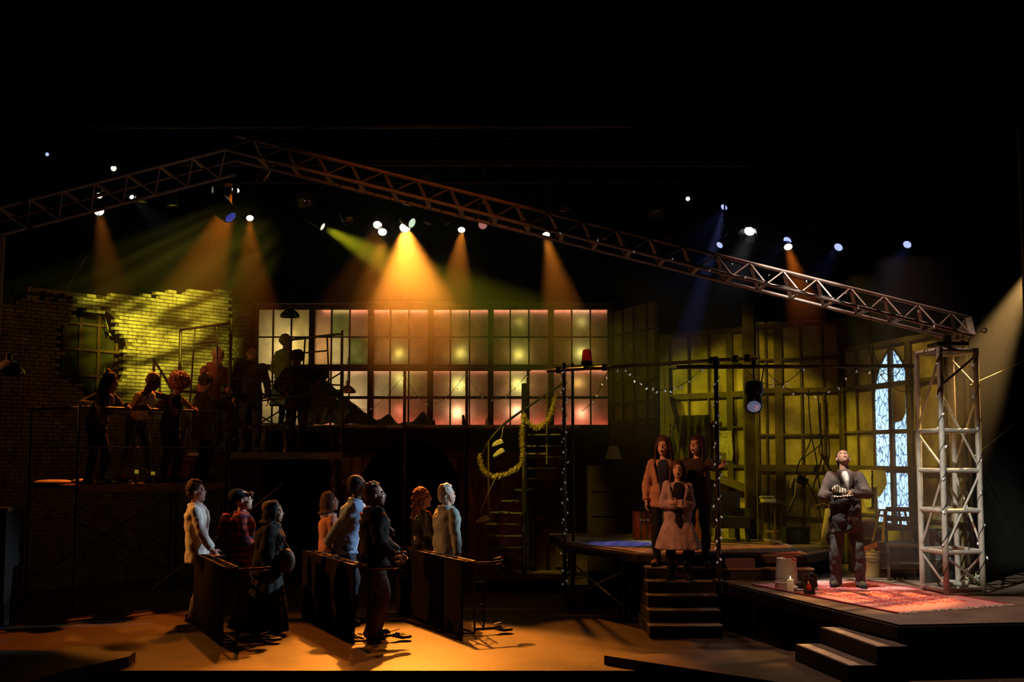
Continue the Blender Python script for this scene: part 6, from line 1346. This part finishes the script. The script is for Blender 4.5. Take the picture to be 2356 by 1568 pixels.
wsheet('newspaper', 'newspaper sheet taped to the painted wall behind the right post', 'newspaper', pB, uB, [(1657, 1055), (1657, 990), (1688, 990), (1692, 1040), (1690, 1060)], NP, .05, [(.05, -.0, .12, .1)])
wsheet('newspaper', 'torn newspaper column on the side wall beside the gothic window', 'newspaper', D0, uD, [(1984, 1080), (2013, 1080), (2013, 1165), (2000, 1166), (1994, 1145), (1985, 1140)], NP, .05)
wsheet('newspaper', 'ragged newspaper scrap hanging over the lit gothic window', 'newspaper', D0, uD, [(2018, 1080), (2046, 1082), (2050, 1112), (2040, 1132), (2030, 1145), (2026, 1118), (2018, 1122)], paper_mat('newsprint_dark', (.42, .38, .24), (.2, .17, .1)), .055)
wsheet('mesh_rag', 'brown mesh rag covering a pane of the gothic window', 'cloth', D0, uD, [(2062, 890), (2092, 885), (2093, 950), (2084, 968), (2064, 972)], paper_mat('brown_mesh', (.30, .22, .10), (.12, .09, .05), 40), .055)
wsheet('handwritten_poster', 'white sheet with dense black scrawl on the grey brick strip', 'poster', (0, YB-.12, 0), V((1, 0, 0)), [(533, 822), (536, 776), (562, 777), (560, 823), (548, 824)], paper_mat('scrawled_poster', (.80, .78, .66), (.04, .04, .04), 16), .0)
wsheet('poster', 'small white paper low on the grey brick strip', 'poster', (0, YB-.12, 0), V((1, 0, 0)), [(532, 842), (532, 829), (537, 829), (536, 843)], M_white, .0)
wsheet('poster', 'faint torn poster on the dark lower wall left of the table lamp', 'poster', (0, YB-.2, 0), V((1, 0, 0)), [(1350, 1032), (1350, 1010), (1368, 1010), (1358, 1034)], paper_mat('faint_poster', (.16, .13, .12), (.08, .03, .03), 14), .0)
# plastic sheet on flat B
def drape(name, label, cat, grid, m, thick=.006, amp=.03, fr=5, seed=1):
    """grid: four world corners tl,tr,br,bl; folds run downwards"""
    tl_, tr_, br_, bl_ = [V(p) for p in grid]; n = (tr_-tl_).cross(bl_-tl_).normalized(); vs = []; N, M_ = 40, 30
    for side in (0, 1):
        for j in range(M_+1):
            for i in range(N+1):
                u, v = i/N, j/M_; p = tl_.lerp(tr_, u).lerp(bl_.lerp(br_, u), v); k = amp*(math.sin(fr*2*PI*u+3*v+seed)*.6 + noise.noise(V((u*6+seed, v*3, seed)))*1.1 + noise.noise(V((u*18, v*14, seed)))*.35); vs.append(p+n*(k+side*thick))
    S = (N+1)*(M_+1); fs = []
    for j in range(M_):
        for i in range(N):
            a = j*(N+1)+i; fs += [(a, a+1, a+N+2, a+N+1), (S+a+N+1, S+a+N+2, S+a+1, S+a)]
    o = MB().add(vs, fs).obj(name, m, None, True, origin=tl_); return tag(o, label, cat)
nB = V((uB.y, -uB.x, 0)); nB = nB if nB.dot(-pB) > 0 else -nB
ow = lambda px, py: onwall(pB, uB, px, py)+nB*.12
drape('plastic_sheet', 'glossy black plastic sheet hanging on the painted wall behind the women', 'sheet', [ow(1557, 956), ow(1643, 954), ow(1646, 1130), ow(1545, 1110)], mat('black_plastic_film', (.03, .03, .012), .14, 0, bump=.9, bscale=14), amp=.035)
# ================================================================ WALKWAY THINGS
M_tarp = mat('green_tarp', (.10, .12, .07), .5, 0, .4, 5, .3, 12)
drape('tarp_tent', 'dark green tarp draped like a tent down to the walkway', 'tarp', [WP(700, 862, 22.9), WP(735, 862, 22.9), WP(870, 974, 22.6), WP(700, 974, 22.6)], M_tarp, amp=.06, fr=3)
tp_ = MB(); N = 46; vs = []; fs = []
for j in range(9):
    for i in range(N+1):
        x = px2x(770+i*(1000-770)/N, 22.7); f = math.sin(PI*j/8); h = .03+.16*max(0, noise.noise(V((i*.22, 3, 1)))+.30)*f + (.18*math.exp(-((i-41)/3.0)**2)+.10*math.exp(-((i-22)/5.0)**2))*f; vs.append((x, 22.55+.06*j, WZ+max(.004, h*f)))
for j in range(8):
    for i in range(N): a = j*(N+1)+i; fs.append((a, a+1, a+N+2, a+N+1))
tag(MB().add(vs, fs).obj('crumpled_tarp', M_tarp, None, False, origin=(px2x(880, 22.7), 22.7, WZ)), 'crumpled green tarp lying along the walkway edge', 'tarp')
ct = wthing('cat_figurine', 'small dark cat figurine sitting on the walkway under the bright pane', 'figurine', WP(1067, 976, 22.6)); c = V(ct.location); c.z = WZ; ct.location.z = WZ
m = MB(); m.ell(c+V((0, 0, .06)), (.035, .05, .065)); m.ell(c+V((-.005, 0, .13)), (.028, .028, .04)); m.ell(c+V((-.012, 0, .165)), .025); m.cap(c+V((-.025, 0, .18)), c+V((-.03, 0, .205)), .008, .003, 6); m.cap(c+V((.0, 0, .18)), c+V((.0, 0, .205)), .008, .003, 6); part(m, 'body', M_black, ct, True); part(MB().path([c+V((.03, 0, .02)), c+V((.06, 0, .04)), c+V((.05, 0, .09))], .008, 6), 'tail', M_black, ct, True)
bt = WP(1120, 976, 22.6); bt.z = WZ; tag(MB().lathe((0, 0, 0), [(.024, 0), (.026, .01), (.026, .08), (.01, .11), (.01, .14)], 14).obj('bottle', mat('pale_bottle', (.5, .38, .28), .2), None, True), 'small pale bottle on the walkway right of the cat figurine', 'bottle').location = bt
# sawhorse on the scaffold
sw = wthing('sawhorse', 'pale wooden sawhorse on the middle scaffold between the standing people', 'trestle', (-3.95, 20.75, DZB)); c = V((-3.95, 20.95, DZB)); ML = mat('light_wood', (.5, .33, .14), .5)
part(MB().box(c+V((0, 0, .43)), (.5, .10, .04)), 'beam', ML, sw)
for x in (-1, 1): part(MB().bar(c+V((x*.2, -.02, .0)), c+V((x*.16, 0, .42)), .06, .035), 'leg', ML, sw); part(MB().bar(c+V((x*.2, .14, .0)), c+V((x*.16, 0, .42)), .06, .035), 'leg', ML, sw)
part(MB().bar(c+V((-.25, -.04, .62)), c+V((.18, -.04, .38)), .05, .02), 'brace', ML, sw)
# ================================================================ LEFT DECK THINGS
def dpt(a, b): p = A0.lerp(A1, a)+AD*b; return V((p.x, p.y, DZA))
for i, (a, b, h, lab) in enumerate(((.42, .12, .20, 'taller pillar candle with a glowing yellow top on the left deck'), (.54, .14, .17, 'shorter pillar candle with a glowing yellow top on the left deck'))):
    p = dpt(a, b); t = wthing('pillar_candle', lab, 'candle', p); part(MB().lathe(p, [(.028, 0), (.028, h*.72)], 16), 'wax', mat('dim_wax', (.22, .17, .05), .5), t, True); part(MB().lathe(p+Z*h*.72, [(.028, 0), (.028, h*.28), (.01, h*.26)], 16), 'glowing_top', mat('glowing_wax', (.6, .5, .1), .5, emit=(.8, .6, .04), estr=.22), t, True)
rd = random.Random(12)
def pillow(label, p, sx, sy, sz, rz):
    m = MB(); m.ell((0, 0, sz), (sx, sy, sz), n=18, m=10); o = m.obj('crumpled_blanket', M_cloth, None, True); o.location = p; o.rotation_euler = (0, 0, rz); return tag(o, label, 'blanket')
for (a, b, sx, sy, sz, rz, lab) in ((.02, .55, .30, .16, .035, .9, 'pale crumpled blanket at the left end of the lower scaffold deck'), (.12, .30, .14, .10, .04, .4, 'small pale bundle between the legs of the person in the pompom hat'), (.24, .22, .24, .11, .028, 1.0, 'pale folded blanket in the middle of the lower scaffold deck')):
    o = pillow(lab, dpt(a, b), sx, sy, sz, rz); me = o.data
    for v in me.vertices: n_ = noise.noise(v.co*14); v.co += v.co.normalized()*n_*.012; v.co.z = max(v.co.z, 0)
tag(shoe_mb((0, 0, 0), 0, .9).obj('sneaker', [M_rubber, M_sole], None, True), 'dark sneaker with a pale sole lying by the candles on the left deck', 'shoe').location = dpt(.345, .16)
gt_ = wthing('guitar', 'dark guitar with a light strap leaning by the shawled person', 'guitar', dpt(.74, .18)); c = dpt(.74, .18)
part(MB().ell(c+V((0, 0, .17)), (.16, .05, .17), None, 20, 10).ell(c+V((0, .01, .40)), (.12, .045, .12), None, 20, 10), 'body', mat('mahogany', (.22, .06, .03), .35), gt_, True); part(MB().bar(c+V((0, .01, .48)), c+V((.10, .10, .98)), .045, .025), 'neck', M_woodd, gt_); part(MB().path([c+V((.02, -.06, .45)), c+V((.12, -.03, .82)), c+V((.17, 0, .60)), c+V((.14, -.02, .42))], .012, 6), 'strap', mat('tan_strap', (.4, .22, .12), .7), gt_, True)
cr_ = wthing('wooden_crate', 'small dim crate at the right end of the lower scaffold deck', 'crate', dpt(.93, .55)); c = dpt(.93, .55); part(MB().box(c+Z*.17, (.34, .28, .34)), 'box', M_woodd, cr_); part(MB().box(c+V((0, 0, .345)), (.36, .3, .02)), 'lid', M_wood, cr_)
lb = thing('leather_bag', 'brown leather bag hanging at the right hip of the person in the tan cap', 'bag', (-2.66, 15.0, .76), .2)
m_ = mat('brown_leather', (.12, .05, .022), .5, 0, .4, 8); lpart(MB().ell((0, 0, .12), (.11, .07, .15), None, 18, 10), 'body', m_, lb, True); lpart(MB().path([(-.06, 0, .22), (-.16, .05, .48), (-.20, .08, .62), (-.12, .10, .50), (.05, .02, .24)], .010, 6), 'strap', m_, lb, True)
# far left cabinet
ab = wthing('amplifier_cabinet', 'tall dark cabinet at the left edge of the stage', 'cabinet', (-6.55, 15.9, 0)); part(MB().box((-6.62, 16.0, .73), (.75, .6, 1.40)), 'housing', mat('cabinet_black', (.010, .008, .007), .6), ab); part(MB().box((-6.62, 15.69, .75), (.62, .02, 1.15)), 'grille', M_black, ab); part(MB().box((-6.62, 16.0, 1.45), (.78, .62, .04)), 'lid', M_step, ab)
for x in (-.3, .3): part(MB().lathe((-6.62+x, 15.8, .0), [(.03, 0), (.03, .03)], 10), 'foot', M_rubber, ab)
# diagonal pole, crumpled bag by stairs, junk under the platform, floor cable
a, b = WP(583, 1166, 18.2), WP(640, 1120, 18.2); 
dp = wthing('leaning_pole', 'thin pale pole slanting up behind the plaid shirt', 'pole', V((a.x-2.9*(b-a).normalized().x*.55, 18.2, 0))); u_ = (b-a).normalized(); part(MB().tube(a-u_*1.85, b, .010).tube(b, b+u_*.08+Z*.02, .006), 'rod', mat('pale_rod', (.55, .42, .32), .5), dp, True)
cbp = GP(1470, 1428, 0); o = MB().ell((0, 0, .05), (.04, .06, .07), n=14, m=10).ell((-.05, 0, .02), (.06, .05, .025), n=14, m=8).obj('crumpled_paper_bag', mat('pale_rag', (.6, .45, .2), .8), None, False)
for v in o.data.vertices: v.co += v.co.normalized()*noise.noise(v.co*25)*.025; v.co.z = max(v.co.z, 0)
o.location = cbp; tag(o, 'crumpled pale rag on the floor at the left foot of the stairs', 'rag')
for i, (x, y, sx, sy, sz, rz, m, nm, lab) in enumerate(((1.28, 17.1, .34, .2, .06, -.3, M_pipe, 'metal_tray', 'flat metal tray under the higher platform'), (1.12, 17.9, .3, .3, .26, .4, M_woodd, 'wooden_crate', 'dark crate under the higher platform, left one'), (1.5, 18.1, .36, .3, .34, .1, M_black, 'road_case', 'black case under the higher platform, right one'), (1.25, 17.55, .2, .14, .12, .9, M_step, 'tool_box', 'small tool box in front of the crates under the platform'))):
    t = thing(nm, lab, nm.split('_')[-1], (x, y, 0), rz); lpart(MB().box((0, 0, sz/2), (sx, sy, sz)), 'body', m, t); lpart(MB().box((0, 0, sz+.008), (sx+.012, sy+.012, .016)), 'rim', M_pipe, t)
tag(MB().path([(-2.95, 17.9, .008), (-2.7, 17.5, .008), (-2.82, 17.3, .008), (-2.6, 17.1, .008), (-2.75, 16.8, .008)], .008, 6).path([(-3.1, 18.2, .008), (-2.85, 17.75, .01), (-2.55, 17.6, .008)], .008, 6).obj('floor_cable', M_wire, None, True, origin=(-2.9, 17.9, 0)), 'black cables snaking on the floor between the left and middle tables', 'cable')
# masking rails on the far right, thin wire from tower
tag(MB().tube(WP(2232, 885, 14.5), WP(2356, 830, 15.2), .005, n=6).tube(WP(2240, 1050, 14.5), WP(2340, 970, 15.2), .004, n=6).obj('guy_wire', M_alu, None, True, origin=WP(2232, 885, 14.5)), 'two thin guy wires running right from the truss tower', 'wire')
tag(MB().path([WP(228, 490, 21.3), WP(216, 530, 21.2), WP(206, 580, 21.1), WP(180, 620, 21.0), WP(150, 665, 20.9)], .008, 6).obj('dangling_cable', M_wire, None, True, origin=WP(228, 490, 21.3)), 'thin cable dangling from the leftmost amber lamp', 'cable')
tag(MB().path(smooth([WP(1998, 780, 15.5), WP(2003, 830, 15.6), WP(2030, 870, 15.7), WP(2075, 905, 15.7), WP(2110, 895, 15.2), WP(2130, 885, 14.9)]), .005, 6).path(smooth([WP(2000, 700, 14.6), WP(2004, 790, 15.3), WP(2022, 850, 15.6), WP(2060, 872, 15.6), WP(2082, 830, 15.6), WP(2083, 790, 15.5)]), .005, 6).obj('dangling_cable', M_wire, None, True, origin=WP(1998, 780, 15.5)), 'thin cable looping from the roof truss past the gothic window', 'cable')
